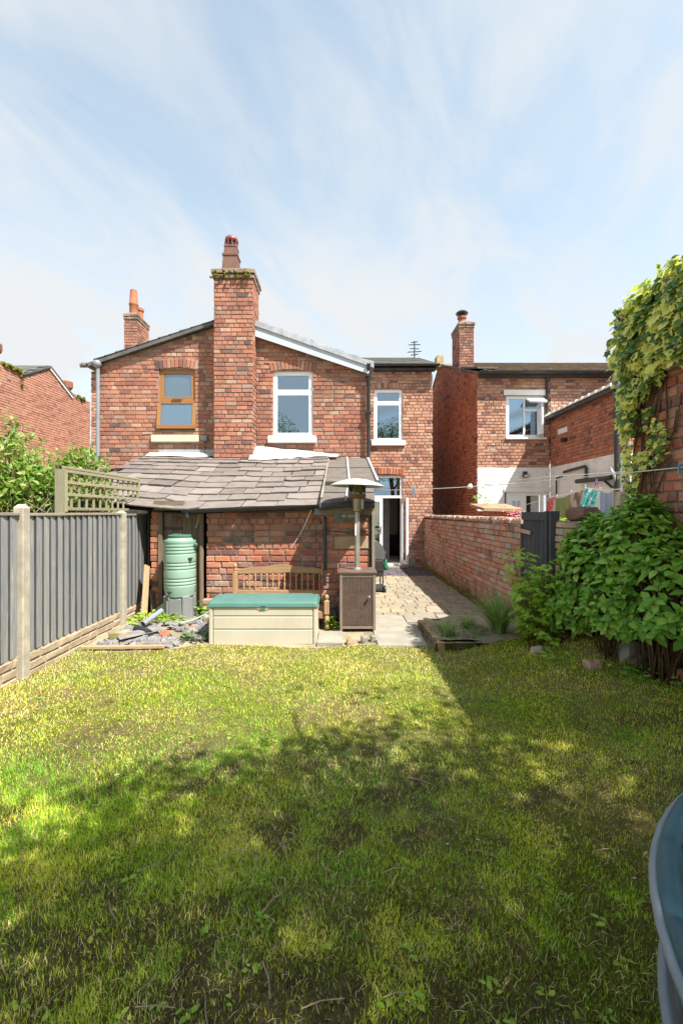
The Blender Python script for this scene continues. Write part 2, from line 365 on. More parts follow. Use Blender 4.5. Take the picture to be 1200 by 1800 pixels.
def glass_mat(name, refl, tint, rough=0.0, frost=False):
    n = NT(name); t = n.t
    tr = t.nodes.new('ShaderNodeBsdfTransparent'); tr.inputs[0].default_value = (*tint, 1)
    gl = t.nodes.new('ShaderNodeBsdfGlossy'); gl.inputs['Roughness'].default_value = rough
    gl.inputs[0].default_value = (.62, .82, 1, 1)
    fr = n.node('ShaderNodeFresnel', {'IOR': 1.5}); f = n.math('ADD', fr, refl, True)
    mx = t.nodes.new('ShaderNodeMixShader'); n.put(f, mx.inputs[0]); t.links.new(tr.outputs[0], mx.inputs[1]); t.links.new(gl.outputs[0], mx.inputs[2])
    if frost:
        h = n.noise(1.0, 3, n.scaled((120, 120, 26)))
        b = n.node('ShaderNodeBump', {'Height': h, 'Strength': .9, 'Distance': .008}); t.links.new(b, gl.inputs['Normal'])
        df = t.nodes.new('ShaderNodeBsdfDiffuse'); df.inputs[0].default_value = (.07, .10, .12, 1); t.links.new(b, df.inputs['Normal'])
        t.links.new(df.outputs[0], mx.inputs[1])
    t.links.new(mx.outputs[0], t.nodes['Material Output'].inputs['Surface'])
    t.nodes.remove(n.b)
    return n.m
m_pane = glass_mat('window_glass', .34, (.55, .6, .62))
m_frost = glass_mat('obscure_glass', .28, (.5, .5, .5), .06, True)
m_clear = glass_mat('clear_glass', .04, (.88, .9, .9))
m_amber = glass_mat('stained_heater_glass', .05, (.75, .72, .5), .05)
def leaf_mat(name, stops, edge=None, eamt=.8, rough=.45, trans=.35):
    n = NT(name); c = n.ramp(n.rnd(), stops)
    c = n.mix(n.smooth(n.noise(30, 3), .35, .7, 0, .35), c, n.mix(1.0, c, (.65, .7, .6), 'MULTIPLY'))
    if edge:
        v = n.math('ADD', n.attr('edge'), n.math('MULTIPLY', n.math('SUBTRACT', n.noise(45, 3), .5), .7))
        k = n.math('ADD', n.rnd(), n.math('MULTIPLY', n.math('SUBTRACT', n.noise(4.5, 4), .5), 1.6))
        w = n.math('MULTIPLY', n.smooth(n.math('ADD', v, n.smooth(k, .45, .9, 0, .75)), .5, .8), n.smooth(k, .18, .62, .04, eamt))
        c = n.mix(w, c, edge)
    t = n.t; n.fin(c, rough, .4)
    tl = t.nodes.new('ShaderNodeBsdfTranslucent'); n.put(n.mix(1.0, c, (1.1, 1.25, .6), 'MULTIPLY'), tl.inputs[0])
    mx = t.nodes.new('ShaderNodeMixShader'); mx.inputs[0].default_value = trans
    t.links.new(n.b.outputs[0], mx.inputs[1]); t.links.new(tl.outputs[0], mx.inputs[2])
    t.links.new(mx.outputs[0], t.nodes['Material Output'].inputs['Surface'])
    return n.m
m_hyd = leaf_mat('hydrangea_leaf', [(0, (.13, .30, .04)), (.4, (.20, .42, .05)), (.75, (.29, .51, .07)), (1, (.44, .58, .12))])
m_rasp = leaf_mat('raspberry_leaf', [(0, (.26, .43, .05)), (.5, (.36, .53, .065)), (1, (.46, .58, .10))], trans=.45)
m_ivy = leaf_mat('variegated_ivy_leaf', [(0, (.05, .14, .03)), (.45, (.10, .21, .04)), (.7, (.24, .33, .05)), (1, (.55, .56, .10))], (.72, .72, .17), .95, .4, .3)
m_shrub = leaf_mat('garden_shrub_leaf', [(0, (.11, .20, .03)), (.5, (.18, .30, .045)), (.85, (.28, .38, .07)), (1, (.42, .44, .18))], None, 0, .45, .4)
m_treeleaf = leaf_mat('tree_leaf', [(0, (.05, .10, .02)), (.6, (.08, .15, .03)), (1, (.12, .2, .04))], None, 0, .5, .3)
m_weed = leaf_mat('weed_leaf', [(0, (.07, .15, .03)), (.6, (.10, .2, .045)), (1, (.17, .26, .07))], None, 0, .5, .4)
m_strap = leaf_mat('strap_leaf', [(0, (.17, .28, .09)), (.6, (.25, .38, .13)), (1, (.45, .48, .25))], None, 0, .5, .35)
m_stem = plain('brown_stem', (.16, .10, .06), (.10, .065, .04), 9, .9, .1, .2)
m_moss = plain('cushion_moss', (.10, .12, .02), (.16, .15, .03), 30, .95, .1, .6, 150)
m_bark = plain('bark', (.14, .10, .07), (.08, .06, .04), 8, .95, .1, .8, 30, bd=.02)
# ------------------------------------------------------------------ masonry helpers
Zv = Vector((0, 0, 1))
_ub = {}
def unit_brick(mat):
    if mat.name not in _ub:
        L = []
        for k in range(6):
            e = [.035, .07, .09]
            def j(a): return U(-a, a)
            fr = [(-.5 + e[0] + j(.02), 1 + j(.12), -.5 + e[2] + j(.05)), (.5 - e[0] + j(.02), 1 + j(.12), -.5 + e[2] + j(.05)), (.5 - e[0] + j(.02), 1 + j(.12), .5 - e[2] + j(.05)), (-.5 + e[0] + j(.02), 1 + j(.12), .5 - e[2] + j(.05))]
            md = [(-.5 + j(.012), .62, -.5 + j(.04)), (.5 + j(.012), .62, -.5 + j(.04)), (.5 + j(.012), .62, .5 + j(.04)), (-.5 + j(.012), .62, .5 + j(.04))]
            bk = [(x, 0, z) for x, _, z in md]
            v = fr + md + bk
            f = [(3, 2, 1, 0)]
            for i in range(4):
                q = (i + 1) % 4
                f += [(i, q, 4 + q, 4 + i), (4 + i, 4 + q, 8 + q, 8 + i)]
            me = bpy.data.meshes.new('brick'); me.from_pydata(v, [], f); me.materials.append(mat)
            L.append(me)
        _ub[mat.name] = L
    return _ub[mat.name]
def put_mesh(name, me, parent, M4):
    o = bpy.data.objects.new(name, me); link(o, parent, M4.translation)
    m = M4.copy(); m.translation = loc_in(parent, M4.translation); o.matrix_basis = m
    return o
def frame3(x, y, z): return Matrix((x, y, z)).transposed().to_4x4()
def single_brick(parent, mat, c, xa, n, za, L, D, H, name='brick'):
    M4 = Matrix.Translation(c) @ frame3(xa, n, za) @ Matrix.Diagonal((L, D, H, 1))
    return put_mesh(name, random.choice(unit_brick(mat)), parent, M4)

def brick_wall(parent, o, u, n, Wd, z0, z1, mat, mort, course=.0915, L=.235, jt=.0155, top=None, holes=(), nob=(), singles=0, proud=.016, thick=.22, wallname='wall', bond=4, jit=.004, wall=True):
    """u along, n outward; holes/nob: (u0,z0,u1,z1) in wall coordinates; top(u) clips the bricks under a slope"""
    o, u, n = Vector(o), Vector(u).normalized(), Vector(n).normalized()
    out = []; xa = n.cross(Zv)
    flip = u.cross(n).z > 0
    k = 0; z = z0
    while z < z1 - .02:
        hgt = min(course, z1 - z) - jt
        heads = (k % bond == bond - 1)
        step = L / 2 if heads else L
        p = -(step * .5 if (k % 2) else 0) + U(-.012, .012)
        while p < Wd:
            st = step
            if not heads and random.random() < .07: st = L / 2
            iv = [(max(p, 0) + (jt / 2 if p > 0 else 0), min(p + st, Wd) - (jt / 2 if p + st < Wd else 0))]
            p += st
            segs = [(a, b, z, z + hgt) for a, b in iv if b - a > .035]
            for (a0, c0, a1, c1) in list(holes) + list(nob):
                ns = []
                for (a, b, q0, q1) in segs:
                    ov = min(q1, c1) - max(q0, c0)
                    if ov <= .004 or b <= a0 or a >= a1: ns.append((a, b, q0, q1)); continue
                    if ov < .5 * (q1 - q0):
                        if c0 > q0: ns.append((a, b, q0, c0 - .004))
                        else: ns.append((a, b, c1 + .004, q1))
                        continue
                    if a < a0: ns.append((a, a0 - .004, q0, q1))
                    if b > a1: ns.append((a1 + .004, b, q0, q1))
                segs = [q for q in ns if q[1] - q[0] > .03 and q[3] - q[2] > .012]
            for (a, b, q0, q1) in segs:
                if top:
                    ta, tb = top(a) - .01, top(b) - .01
                    if min(ta, tb) < q0 + .012: continue
                    out.append((a, b, q0, min(q1, ta), min(q1, tb)))
                else: out.append((a, b, q0, q1, q1))
        z += course; k += 1
    full = [q for q in out if q[3] == q[4] and q[1] - q[0] > .09]
    if singles:
        full.sort(key=lambda q: (o + u * (q[0] + q[1]) / 2 + Zv * q[2] - cam_o.location).length)
        sel = set(full[:singles])
    else: sel = set()
    mb = MB(); depth = proud + .006
    for q in out:
        a, b, q0, q1, q2 = q
        if q in sel:
            c = o + u * (a + b) / 2 + Zv * (q0 + q1) / 2 - n * depth
            c.z = o.z + (q0 + q1) / 2
            ob = single_brick(parent, mat, c, xa, n, Zv, b - a, depth + U(-jit, jit), q1 - q0)
            continue
        e = .006; d = U(-jit, jit); j = lambda: U(-.003, .003)
        def pt(uu, zz, dd): return o + u * uu + n * dd + Zv * zz
        fr = [pt(a + e + j(), q0 + e + j(), d), pt(b - e + j(), q0 + e + j(), d), pt(b - e + j(), q2 - e + j(), d), pt(a + e + j(), q1 - e + j(), d)]
        bk = [pt(a, q0, d - .007), pt(b, q0, d - .007), pt(b, q2, d - .007), pt(a, q1, d - .007)]
        b2 = [pt(a, q0, -depth), pt(b, q0, -depth), pt(b, q2, -depth), pt(a, q1, -depth)]
        f = [(0, 1, 2, 3)]
        for i in range(4):
            w = (i + 1) % 4; f += [(i, 4 + i, 4 + w, w), (4 + i, 8 + i, 8 + w, 4 + w)]
        if flip: f = [x[::-1] for x in f]
        mb.add(fr + bk + b2, f)
    if mb.v: mb.build('brick', mat, parent, kind='stuff')
    if wall:
        us = sorted({0, Wd, *[h[0] for h in holes], *[h[2] for h in holes]} | (set(top.breaks) if top and hasattr(top, 'breaks') else set()))
        us = [x for x in us if -1e-6 <= x <= Wd + 1e-6]
        zs = sorted({z0, z1, *[h[1] for h in holes], *[h[3] for h in holes]}); zs = [x for x in zs if z0 - 1e-6 <= x <= z1 + 1e-6]
        w = MB()
        for i in range(len(us) - 1):
            for jn in range(len(zs) - 1):
                a, b, q0, q1 = us[i], us[i + 1], zs[jn], zs[jn + 1]
                if i == 0: a += proud + .004
                if i == len(us) - 2: b -= proud + .004
                mid = ((a + b) / 2, (q0 + q1) / 2)
                if any(h[0] < mid[0] < h[2] and h[1] < mid[1] < h[3] for h in holes): continue
                ta, tb = (q1, q1)
                if top:
                    ta, tb = min(q1, top(a)), min(q1, top(b))
                    if ta <= q0 + .001 and tb <= q0 + .001: continue
                    ta, tb = max(ta, q0), max(tb, q0)
                    if jn == len(zs) - 2: ta, tb = top(a), top(b)
                lo = [o + u * a - n * proud + Zv * q0, o + u * b - n * proud + Zv * q0, o + u * b - n * thick + Zv * q0, o + u * a - n * thick + Zv * q0]
                hi = [o + u * a - n * proud + Zv * ta, o + u * b - n * proud + Zv * tb, o + u * b - n * thick + Zv * tb, o + u * a - n * thick + Zv * ta]
                if flip: lo, hi = lo[::-1], hi[::-1]
                # cells only touch: give each its own loop, shared faces stay hidden inside
                w.hexa(lo, hi, .5)
        w.build(wallname, mort, parent)
    return len(out)

def arch(parent, x0, x1, zs, rise, h, Y, mat, n=None, name='brick'):
    """segmental brick arch in a wall facing -Y, voussoirs as single bricks"""
    w = x1 - x0; n = n or max(5, int(round((w + .1) / .082)))
    r = (w * w / 4 + rise * rise) / (2 * rise); cx_, cz_ = (x0 + x1) / 2, zs + rise - r
    half = math.asin(min(1, (w / 2 + .05) / r))
    for i in range(n):
        t = -half + (i + .5) * 2 * half / n
        d = Vector((math.sin(t), 0, math.cos(t))); s_ = Vector((-math.cos(t), 0, math.sin(t)))
        c = Vector((cx_, Y, cz_)) + d * (r + h / 2)
        wd = 2 * half * (r + h / 2) / n - .012
        single_brick(parent, mat, Vector((c.x, Y + .012, c.z)), s_, Vector((0, -1, 0)), d, wd, .022 + U(0, .004), h, name)

def window(parent, x0, x1, z0, z1, Y, mat, pane, fw=.055, tz=None, mx=None, dep=.07, rec=.05, sill=None, sillmat=None, interior=True, cut=None):
    """fixed window in a wall facing -Y; frame > pane, sill"""
    yf = Y + rec
    m = MB()
    m.bb(x0, x1, yf, yf + dep, z1 - fw, z1, .3); m.bb(x0, x1, yf, yf + dep, z0, z0 + fw, .3)
    m.bb(x0, x0 + fw, yf, yf + dep, z0 + fw, z1 - fw, .3); m.bb(x1 - fw, x1, yf, yf + dep, z0 + fw, z1 - fw, .3)
    if tz: m.bb(x0 + fw, x1 - fw, yf + .004, yf + dep, tz - fw * .5, tz + fw * .5, .3)
    if mx: m.bb(mx - fw * .5, mx + fw * .5, yf + .004, yf + dep, z0 + fw, z1 - fw, .3)
    fo = m.build('window', mat, parent)
    zsp = [z0 + fw, z1 - fw] if not tz else [z0 + fw, tz - fw * .5, tz + fw * .5, z1 - fw]
    for i in range(0, len(zsp), 2):
        p = MB(); p.bb(x0 + fw - .004, x1 - fw + .004, yf + .028, yf + .036, zsp[i] - .004, zsp[i + 1] + .004); p.build('pane', pane, fo)
        s2 = MB(); e = .032
        a, b, c, d = x0 + fw, x1 - fw, zsp[i], zsp[i + 1]
        s2.bb(a, b, yf + .002, yf + .026, d - e, d); s2.bb(a, b, yf + .002, yf + .026, c, c + e); s2.bb(a, a + e, yf + .002, yf + .026, c + e, d - e); s2.bb(b - e, b, yf + .002, yf + .026, c + e, d - e)
        s2.build('sash', mat, fo)
    if sill:
        sx0, sx1, sz0, sz1, pr = sill
        s3 = MB(); s3.bb(sx0, sx1, Y - pr, Y + rec + .01, sz0, sz1, .3, .012); s3.build('sill', sillmat or mat, fo)
    if interior:
        q = MB(); d = 1.6; xa_, xb_, za_, zb_ = x0 - .5, x1 + .5, z0 - .6, z1 + .3
        q.bb(xa_, xb_, yf + d, yf + d + .05, za_, zb_); q.bb(xa_ - .05, xa_, yf + .3, yf + d, za_, zb_); q.bb(xb_, xb_ + .05, yf + .3, yf + d, za_, zb_)
        q.bb(xa_, xb_, yf + .3, yf + d, za_ - .05, za_); q.bb(xa_, xb_, yf + .3, yf + d, zb_, zb_ + .05)
        q.build('room', m_room, parent)
    return fo

def slope_fn(pts):
    pts = sorted(pts)
    def f(x):
        for (a, za), (b, zb) in zip(pts, pts[1:]):
            if x <= b or (b, zb) == pts[-1]: return za + (zb - za) * (x - a) / (b - a)
        return pts[-1][1]
    f.breaks = [p[0] for p in pts]
    return f
def box_part(name, mat, parent, *boxes, bev=0, smooth=False):
    m = MB()
    for b in boxes: m.bb(*b, None, bev)
    return m.build(name, mat, parent, smooth)
def tube_part(name, mat, parent, pts, rad, n=10, label=None):
    m = MB(); m.tube(pts, rad, n); return m.build(name, mat, parent, 50, label=label)
def gutter(parent, a, b, rad, mat, name='gutter'):
    """half-round trough with joint collars, open to the sky"""
    a, b = Vector(a), Vector(b); d = (b - a).normalized(); s_ = d.cross(Zv).normalized(); m = MB()
    def ring(p, r0): return [p + (s_ * math.cos(t) - Zv * math.sin(t)) * r0 for t in [math.pi * k / 8 for k in range(9)]]
    for (p, q, r0) in [(a, b, rad)] + [(a.lerp(b, t) - d * .05, a.lerp(b, t) + d * .05, rad + .008) for t in (.33, .67)]:
        v = ring(p, r0) + ring(q, r0) + ring(p, r0 - .006) + ring(q, r0 - .006)
        f = []
        for k in range(8): f += [(k, k + 1, 10 + k, 9 + k), (19 + k, 18 + k, 27 + k, 28 + k)]
        f += [(0, 9, 27, 18), (8, 26, 35, 17)]
        for k in range(8): f += [(k, 18 + k, 19 + k, k + 1), (9 + k, 10 + k, 28 + k, 27 + k)]
        m.add(v, f, .3)
    m.add(ring(a, rad), [tuple(range(9))], .3); m.add(ring(b, rad), [tuple(range(8, -1, -1))], .3)
    return m.build(name, mat, parent, 40)

def ss(a, b, x):
    t = np.clip((np.asarray(x, float) - a) / (b - a), 0, 1); return t * t * (3 - 2 * t)
def H(x, y):
    x = np.asarray(x, float); y = np.asarray(y, float)
    h = .20 * ss(1.0, 2.45, x) * (1 - ss(5.1, 5.9, y)) * ss(.5, 2.5, y)
    h = h + .09 * np.exp(-((x + 2.3) ** 2 / .5 + (y - 6.5) ** 2 / .5))
    h = h + .16 * ss(2.0, 2.6, x) * ss(3.9, 4.4, y) * (1 - ss(5.0, 5.6, y))
    lawn = (1 - ss(5.3, 5.6, y))
    return h + lawn * .05 * (fbm(x * 1.1 + 5, y * 1.1, 3) - .5)
def Hf(x, y): return float(H(x, y))

# ------------------------------------------------------------------ leaves
def leaf_shapes(kind):
    out = []
    for k in range(4):
        j = lambda a: U(-a, a)
        if kind == 'ivy':
            ang = [0, .55, .95, 1.55, 2.15, 2.7, math.pi, -2.7, -2.15, -1.55, -.95, -.55]
            rad = [.62, .36, .5, .33, .42, .3, .2, .3, .42, .33, .5, .36]
            v = [(0, 0, .03)]
            for a, r in zip(ang, rad):
                r *= 1 + j(.12); v.append((.25 + r * math.cos(a), r * math.sin(a), -.10 * r + j(.05)))
            v[0] = (.25, 0, .04)
            f = [(0, 1 + i, 1 + (i + 1) % 12) for i in range(12)]; e = [0] + [1] * 12
        else:
            w = {'ovate': .31, 'long': .2, 'round': .4}[kind] * (1 + j(.1)); dr = -.1 + j(.12); fo = .07 + j(.04)
            v = [(0, 0, 0), (.22, 0, -.01), (.22, w * .82, fo), (.22, -w * .82, fo), (.52, 0, dr * .3), (.52, w, fo + dr * .3), (.52, -w, fo + dr * .3), (.8, 0, dr * .8), (.8, w * .5, fo * .5 + dr * .8), (.8, -w * .5, fo * .5 + dr * .8), (1, 0, dr * 1.4)]
            f = [(0, 1, 2), (0, 3, 1), (1, 4, 2), (2, 4, 5), (1, 3, 4), (3, 6, 4), (4, 7, 5), (5, 7, 8), (4, 6, 7), (6, 9, 7), (7, 10, 8), (7, 9, 10)]
            e = [0, 0, .7, .7, 0, 1, 1, 0, 1, 1, 1]
        out.append((np.array(v, np.float32), np.array(f, np.int32), np.array(e, np.float32)))
    return out
def leaves(parent, items, kind, mat, nsingle, rest='leaf', smooth=True):
    """items: list of (pos, direction, normal, size); the nearest become single leaves, the rest one mass"""
    sh = leaf_shapes(kind)
    meshes = []
    for v, f, e in sh:
        me = bpy.data.meshes.new('leaf'); me.from_pydata(v.tolist(), [], f.tolist()); me.materials.append(mat)
        at = me.attributes.new('edge', 'FLOAT', 'POINT'); at.data.foreach_set('value', e)
        if smooth: me.polygons.foreach_set('use_smooth', np.ones(len(f), dtype=bool))
        meshes.append(me)
    items = sorted(items, key=lambda t: (t[0] - cam_o.location).length - t[3] * 2)
    VV, FF, RR, EE = [], [], [], []; base = 0
    for i, (p, d, nn, s_) in enumerate(items):
        d = d.normalized(); y = nn.cross(d)
        if y.length < 1e-3: y = Vector((0, 1, 0)).cross(d)
        y.normalize(); z = d.cross(y)
        k = i % 4
        if i < nsingle:
            put_mesh('leaf', meshes[k], parent, Matrix.Translation(p) @ frame3(d, y, z) @ Matrix.Scale(s_, 4))
        else:
            v, f, e = sh[k]; M3 = np.array(((d.x, y.x, z.x), (d.y, y.y, z.y), (d.z, y.z, z.z)), np.float32) * s_
            VV.append(v @ M3.T + np.array(p, np.float32)); FF.append(f + base); base += len(v)
            RR.append(np.full(len(v), random.random())); EE.append(e)
    if VV: arr_mesh(rest, np.concatenate(VV), np.concatenate(FF), mat, parent, np.concatenate(RR), np.concatenate(EE), smooth, 'stuff')
def rv(): return Vector((random.gauss(0, 1), random.gauss(0, 1), random.gauss(0, 1)))
# ================================================================== GROUND
def sheet(name, fn, nu, nv, mat, kind='structure', smooth=True):
    m = MB(); m.grid(fn, nu, nv, .5); return tag(m.build(name, mat, None, smooth), kind=kind)
def ground_mat():
    n = NT('ground_soil')
    c = n.mix(n.smooth(n.noise(2.2, 8, rough=.65), .35, .65), (.27, .225, .15), (.40, .335, .23))
    c = n.mix(n.smooth(n.noise(9, 7, rough=.7), .55, .75, 0, .5), c, (.13, .14, .045))
    n.bump(n.math('ADD', n.noise(25, 7), n.noise(110, 4)), .8, .02)
    return n.fin(c, .95, .1)
m_ground = ground_mat()
def lawn_mat():
    n = NT('lawn_thatch'); p = n.noise(1.5, 6, rough=.6)
    c = n.mix(n.smooth(n.noise(16, 7, rough=.7), .35, .65), (.16, .135, .045), (.27, .22, .09))
    c = n.mix(n.smooth(p, .42, .60), c, n.mix(n.smooth(n.noise(60, 5), .4, .6), (.12, .145, .018), (.22, .23, .03)))
    c = n.mix(n.smooth(n.noise(3.1, 6, rough=.7), .58, .70, 0, .85), c, (.10, .078, .045))
    c = n.mix(n.smooth(n.noise(120, 3), .60, .7, 0, .7), c, (.30, .25, .14))
    c = n.mix(n.math('MULTIPLY', n.attr('rnd'), n.smooth(n.noise(30, 5), .3, .6, .5, 1)), c, n.mix(n.smooth(n.noise(50, 5), .4, .6), (.075, .055, .035), (.15, .115, .07)))
    n.bump(n.math('ADD', n.noise(70, 6), n.noise(240, 3)), 1.0, .02)
    return n.fin(c, .95, .1)
m_lawn = lawn_mat()
far = MB()
far.grid(lambda a, b: (-400 + 800 * a, -300 + 1100 * b, -.03), 8, 8)
tag(far.build('ground', m_ground), kind='structure')
sheet('garden_soil', lambda a, b: (-3.1 + 6.2 * a, 4.9 + 8.1 * b, Hf(-3.1 + 6.2 * a, 4.9 + 8.1 * b) + .004 - (.03 if b == 0 else 0)), 70, 90, m_ground)
def LAWN_EDGE(x): return 5.40 + .05 * math.sin(3 * x) - (.16 if x < -1.7 else 0) * min(1, (-1.7 - x) * 3 if x < -1.7 else 0) - (.10 if x > 1.05 else 0) - max(0, x - 1.9) * .75
def lawn_v(a, b):
    x = -3.06 + 6.0 * a; y = -6 + (LAWN_EDGE(x) + 6) * (1 - (1 - b) ** 1.0)
    return (x, y, Hf(x, y) + .014 + .012 * (float(fbm(x * 9, y * 9, 5)) - .5))
def bare(x, y):      # worn patches of soil
    b = .62 * fbm(x * 1.3 + 2.3, y * 1.9 + .7, 57, 4) + .38 * fbm(x * 6, y * 6, 58, 3)
    return .85 * ss(.48, .61, b + .11 * ss(2.1, 1.3, y) * ss(1.2, -.4, x)) * ss(4.0, 2.6, y) + .9 * np.exp(-((x + .42) / .32) ** 2) * ss(1.75, 1.25, y)
lawn = sheet('lawn', lawn_v, 150, 300, m_lawn)
xy_ = np.empty(len(lawn.data.vertices) * 3, np.float32); lawn.data.vertices.foreach_get('co', xy_); xy_ = xy_.reshape(-1, 3) + np.array(W['lawn'], np.float32)
lawn.data.attributes['rnd'].data.foreach_set('value', np.clip(bare(xy_[:, 0], xy_[:, 1]), 0, 1).astype(np.float32))

# ================================================================== PAIR OF HOUSES
YG, YM = 10.0, 13.0
house = thing('brick_house', 'pair of brick houses sharing a gable with a tall chimney', 'house', (-2.39, 10, 0))
GX0, GX1 = -5.34, .5625
AX = -2.39
gtop = slope_fn([(0, 4.84), (AX - GX0, 5.79), (GX1 - GX0, 4.72)])
W1 = (-4.01, 3.40, -3.22, 4.74); W2 = (-1.50, 3.26, -.63, 4.70)
def hole(w, x0): return (w[0] - x0, w[1], w[2] - x0, w[3])
brick_wall(house, (GX0, YG, 0), (1, 0, 0), (0, -1, 0), GX1 - GX0, 2.55, 5.9, m_brick, m_mortar_lt, top=gtop,
           holes=[hole(W1, GX0), hole(W2, GX0)], nob=[(W1[0] - GX0 - .05, 4.70, W1[2] - GX0 + .02, 4.90), (W2[0] - GX0 - .05, 4.66, W2[2] - GX0 + .02, 4.86), (-2.7 - GX0, 2.5, -1.87 - GX0, 6), (W1[0] - GX0 - .16, 3.12, W1[2] - GX0 + .1, 3.30), (W2[0] - GX0 - .1, 3.10, W2[2] - GX0 + .1, 3.26)], singles=220)
arch(house, W1[0], W1[2], W1[3] - .02, .045, .21, YG, m_brick)
arch(house, W2[0], W2[2], W2[3] - .02, .045, .21, YG, m_brick)
# side wall of the rear wing and the plain lower walls
brick_wall(house, (GX1, YG, 0), (0, 1, 0), (1, 0, 0), 3.0, 0.0, 4.7, m_brick, m_mortar_lt)
brick_wall(house, (GX0, YM, 0), (0, -1, 0), (-1, 0, 0), 3.0, 1.6, 4.8, m_brick, m_mortar_lt)
box_part('wall', m_mortar, house, (GX0 + .3, GX1 - .3, YG + .05, YG + .2, 0, 2.55))
# main rear wall, right and left of the wing
MX1 = 2.60
W3 = (.93, 3.63, 1.74, 5.11)
DO = (.62, .12, 1.74, 2.64)
brick_wall(house, (GX1, YM, 0), (1, 0, 0), (0, -1, 0), MX1 - GX1, 0, 5.62, m_brick_main, m_mortar_lt, course=.088, L=.228,
           holes=[hole(W3, GX1), hole(DO, GX1)], nob=[(.62 - GX1, 2.6, 1.76 - GX1, 2.78), (W3[0] - GX1 - .08, 3.48, W3[2] - GX1 + .08, 3.64), (W3[0] - GX1 - .05, 5.1, W3[2] - GX1 + .02, 5.2)], singles=60)
arch(house, DO[0] + .06, DO[2], DO[3], .04, .2, YM, m_brick_hot)
arch(house, W3[0], W3[2], W3[3] + .0, .03, .15, YM, m_brick_main)
brick_wall(house, (-7.15, YM, 0), (1, 0, 0), (0, -1, 0), 7.15 + GX0, 0, 5.62, m_brick_main, m_mortar_lt, course=.088, L=.228)
box_part('wall', m_brick_main, house, (MX1 - .25, MX1, YM + .23, 21, 0, 5.6), (-7.15, -6.9, YM + .23, 21, 0, 5.6), (-6.9, MX1 - .25, 20.8, 21, 0, 5.6))
def roof_slab(name, mat, parent, x0, x1, y0, z0, y1, z1, t=.06):
    m = MB(); m.hexa([(x0, y0, z0 - t), (x1, y0, z0 - t), (x1, y1, z1 - t), (x0, y1, z1 - t)], [(x0, y0, z0), (x1, y0, z0), (x1, y1, z1), (x0, y1, z1)])
    return m.build(name, mat, parent)
def roof_tiles(name, mat, parent, p00, du, dv, nu, nv, tu, tv, thick, off=True):
    """rows of small tiles lapping down a plane, as one part"""
    m = MB(); du, dv = Vector(du).normalized(), Vector(dv).normalized(); nn = du.cross(dv)
    if nn.z < 0: nn = -nn
    for j in range(nv):
        for i in range(nu):
            c = Vector(p00) + du * (tu * (i + (.5 if (j % 2 and off) else 0))) + dv * (tv * j)
            e = tv * 1.25; h = thick + U(-.003, .003)
            a = [c, c + du * (tu - .006), c + du * (tu - .006) + dv * e, c + dv * e]
            b = [q + nn * (h * (.3 if k < 2 else 1.0) + .003) for k, q in enumerate(a)]
            if du.cross(dv).z < 0: a, b = a[::-1], b[::-1]
            m.hexa([q - nn * .002 for q in a], b)
    return m.build(name, mat, parent, kind='stuff')
roof_slab('roof', m_slate_roof, house, -7.35, MX1 + .12, YM - .2, 5.72, 17, 7.34)
roof_slab('roof', m_slate_roof, house, -7.35, MX1 + .12, 17, 7.34, 21.2, 5.72)
roof_tiles('roof_slate', m_slate_roof, house, (-.6, 16.95, 7.345), (1, 0, 0), (0, -4.2, -1.62), 11, 18, .3, .25, .012)
m = MB(); m.hexa([(MX1 - .25, YM, 5.6), (MX1, YM, 5.6), (MX1, 17, 7.26), (MX1 - .25, 17, 7.26)], [(MX1 - .25, YM, 5.62), (MX1, YM, 5.62), (MX1, 17, 7.28), (MX1 - .25, 17, 7.28)]); m.build('verge', m_brick_main, house)
# wing roof: slates on the left slope, tiles on the right slope
zl0, zap, zr0 = 4.905, 5.875, 4.845
m = MB(); y0, y1 = YG - .10, 14.3
m.hexa([(GX0 - .16, y0, zl0 - .11), (AX, y0, zap - .06), (AX, y1, zap - .06), (GX0 - .16, y1, zl0 - .11)], [(GX0 - .16, y0, zl0 - .05), (AX, y0, zap), (AX, y1, zap), (GX0 - .16, y1, zl0 - .05)])
m.build('roof', m_slate_roof, house)
m = MB(); m.bar((GX0 - .16, YG - .112, zl0 - .105), (AX - .35, YG - .112, zap - .155), .02, .07); m.build('bargeboard', m_slate_roof, house)
for i in range(12):
    t = .04 + i * .075; a = Vector((GX0 - .16, 0, zl0 - .045)).lerp(Vector((AX, 0, zap + .005)), t); b = Vector((GX0 - .16, 0, zl0 - .045)).lerp(Vector((AX, 0, zap + .005)), t + .088)
    m = MB(); m.hexa([(a.x, YG - .13, a.z), (b.x, YG - .13, b.z), (b.x, YG + .35, b.z), (a.x, YG + .35, a.z)], [(a.x, YG - .13, a.z + .014 + U(0, .016)), (b.x, YG - .13, b.z + .008), (b.x, YG + .35, b.z + .008), (a.x, YG + .35, a.z + .02)])
    m.build('slate', m_slate_roof, house)
m = MB(); m.hexa([(AX, y0, zap - .06), (GX1 + .12, y0, zr0 - .1), (GX1 + .12, y1, zr0 - .1), (AX, y1, zap - .06)], [(AX, y0, zap), (GX1 + .12, y0, zr0 - .04), (GX1 + .12, y1, zr0 - .04), (AX, y1, zap)])
m.build('roof', m_tile, house)
A, B = Vector((AX + .1, 0, zap - .03)), Vector((GX1 + .10, 0, zr0 - .045))
nt = 9
for i in range(nt):
    a, b = A.lerp(B, i / nt), A.lerp(B, (i + 1.12) / nt)
    m = MB(); t1, t2 = .035, .075
    m.hexa([(a.x, YG - .17, a.z - .07), (b.x, YG - .17, b.z - .07), (b.x, YG + .4, b.z), (a.x, YG + .4, a.z)], [(a.x, YG - .16, a.z + t1), (b.x, YG - .16, b.z + t2), (b.x, YG + .4, b.z + t2), (a.x, YG + .4, a.z + t1)])
    m.build('verge_tile', m_tile, house)
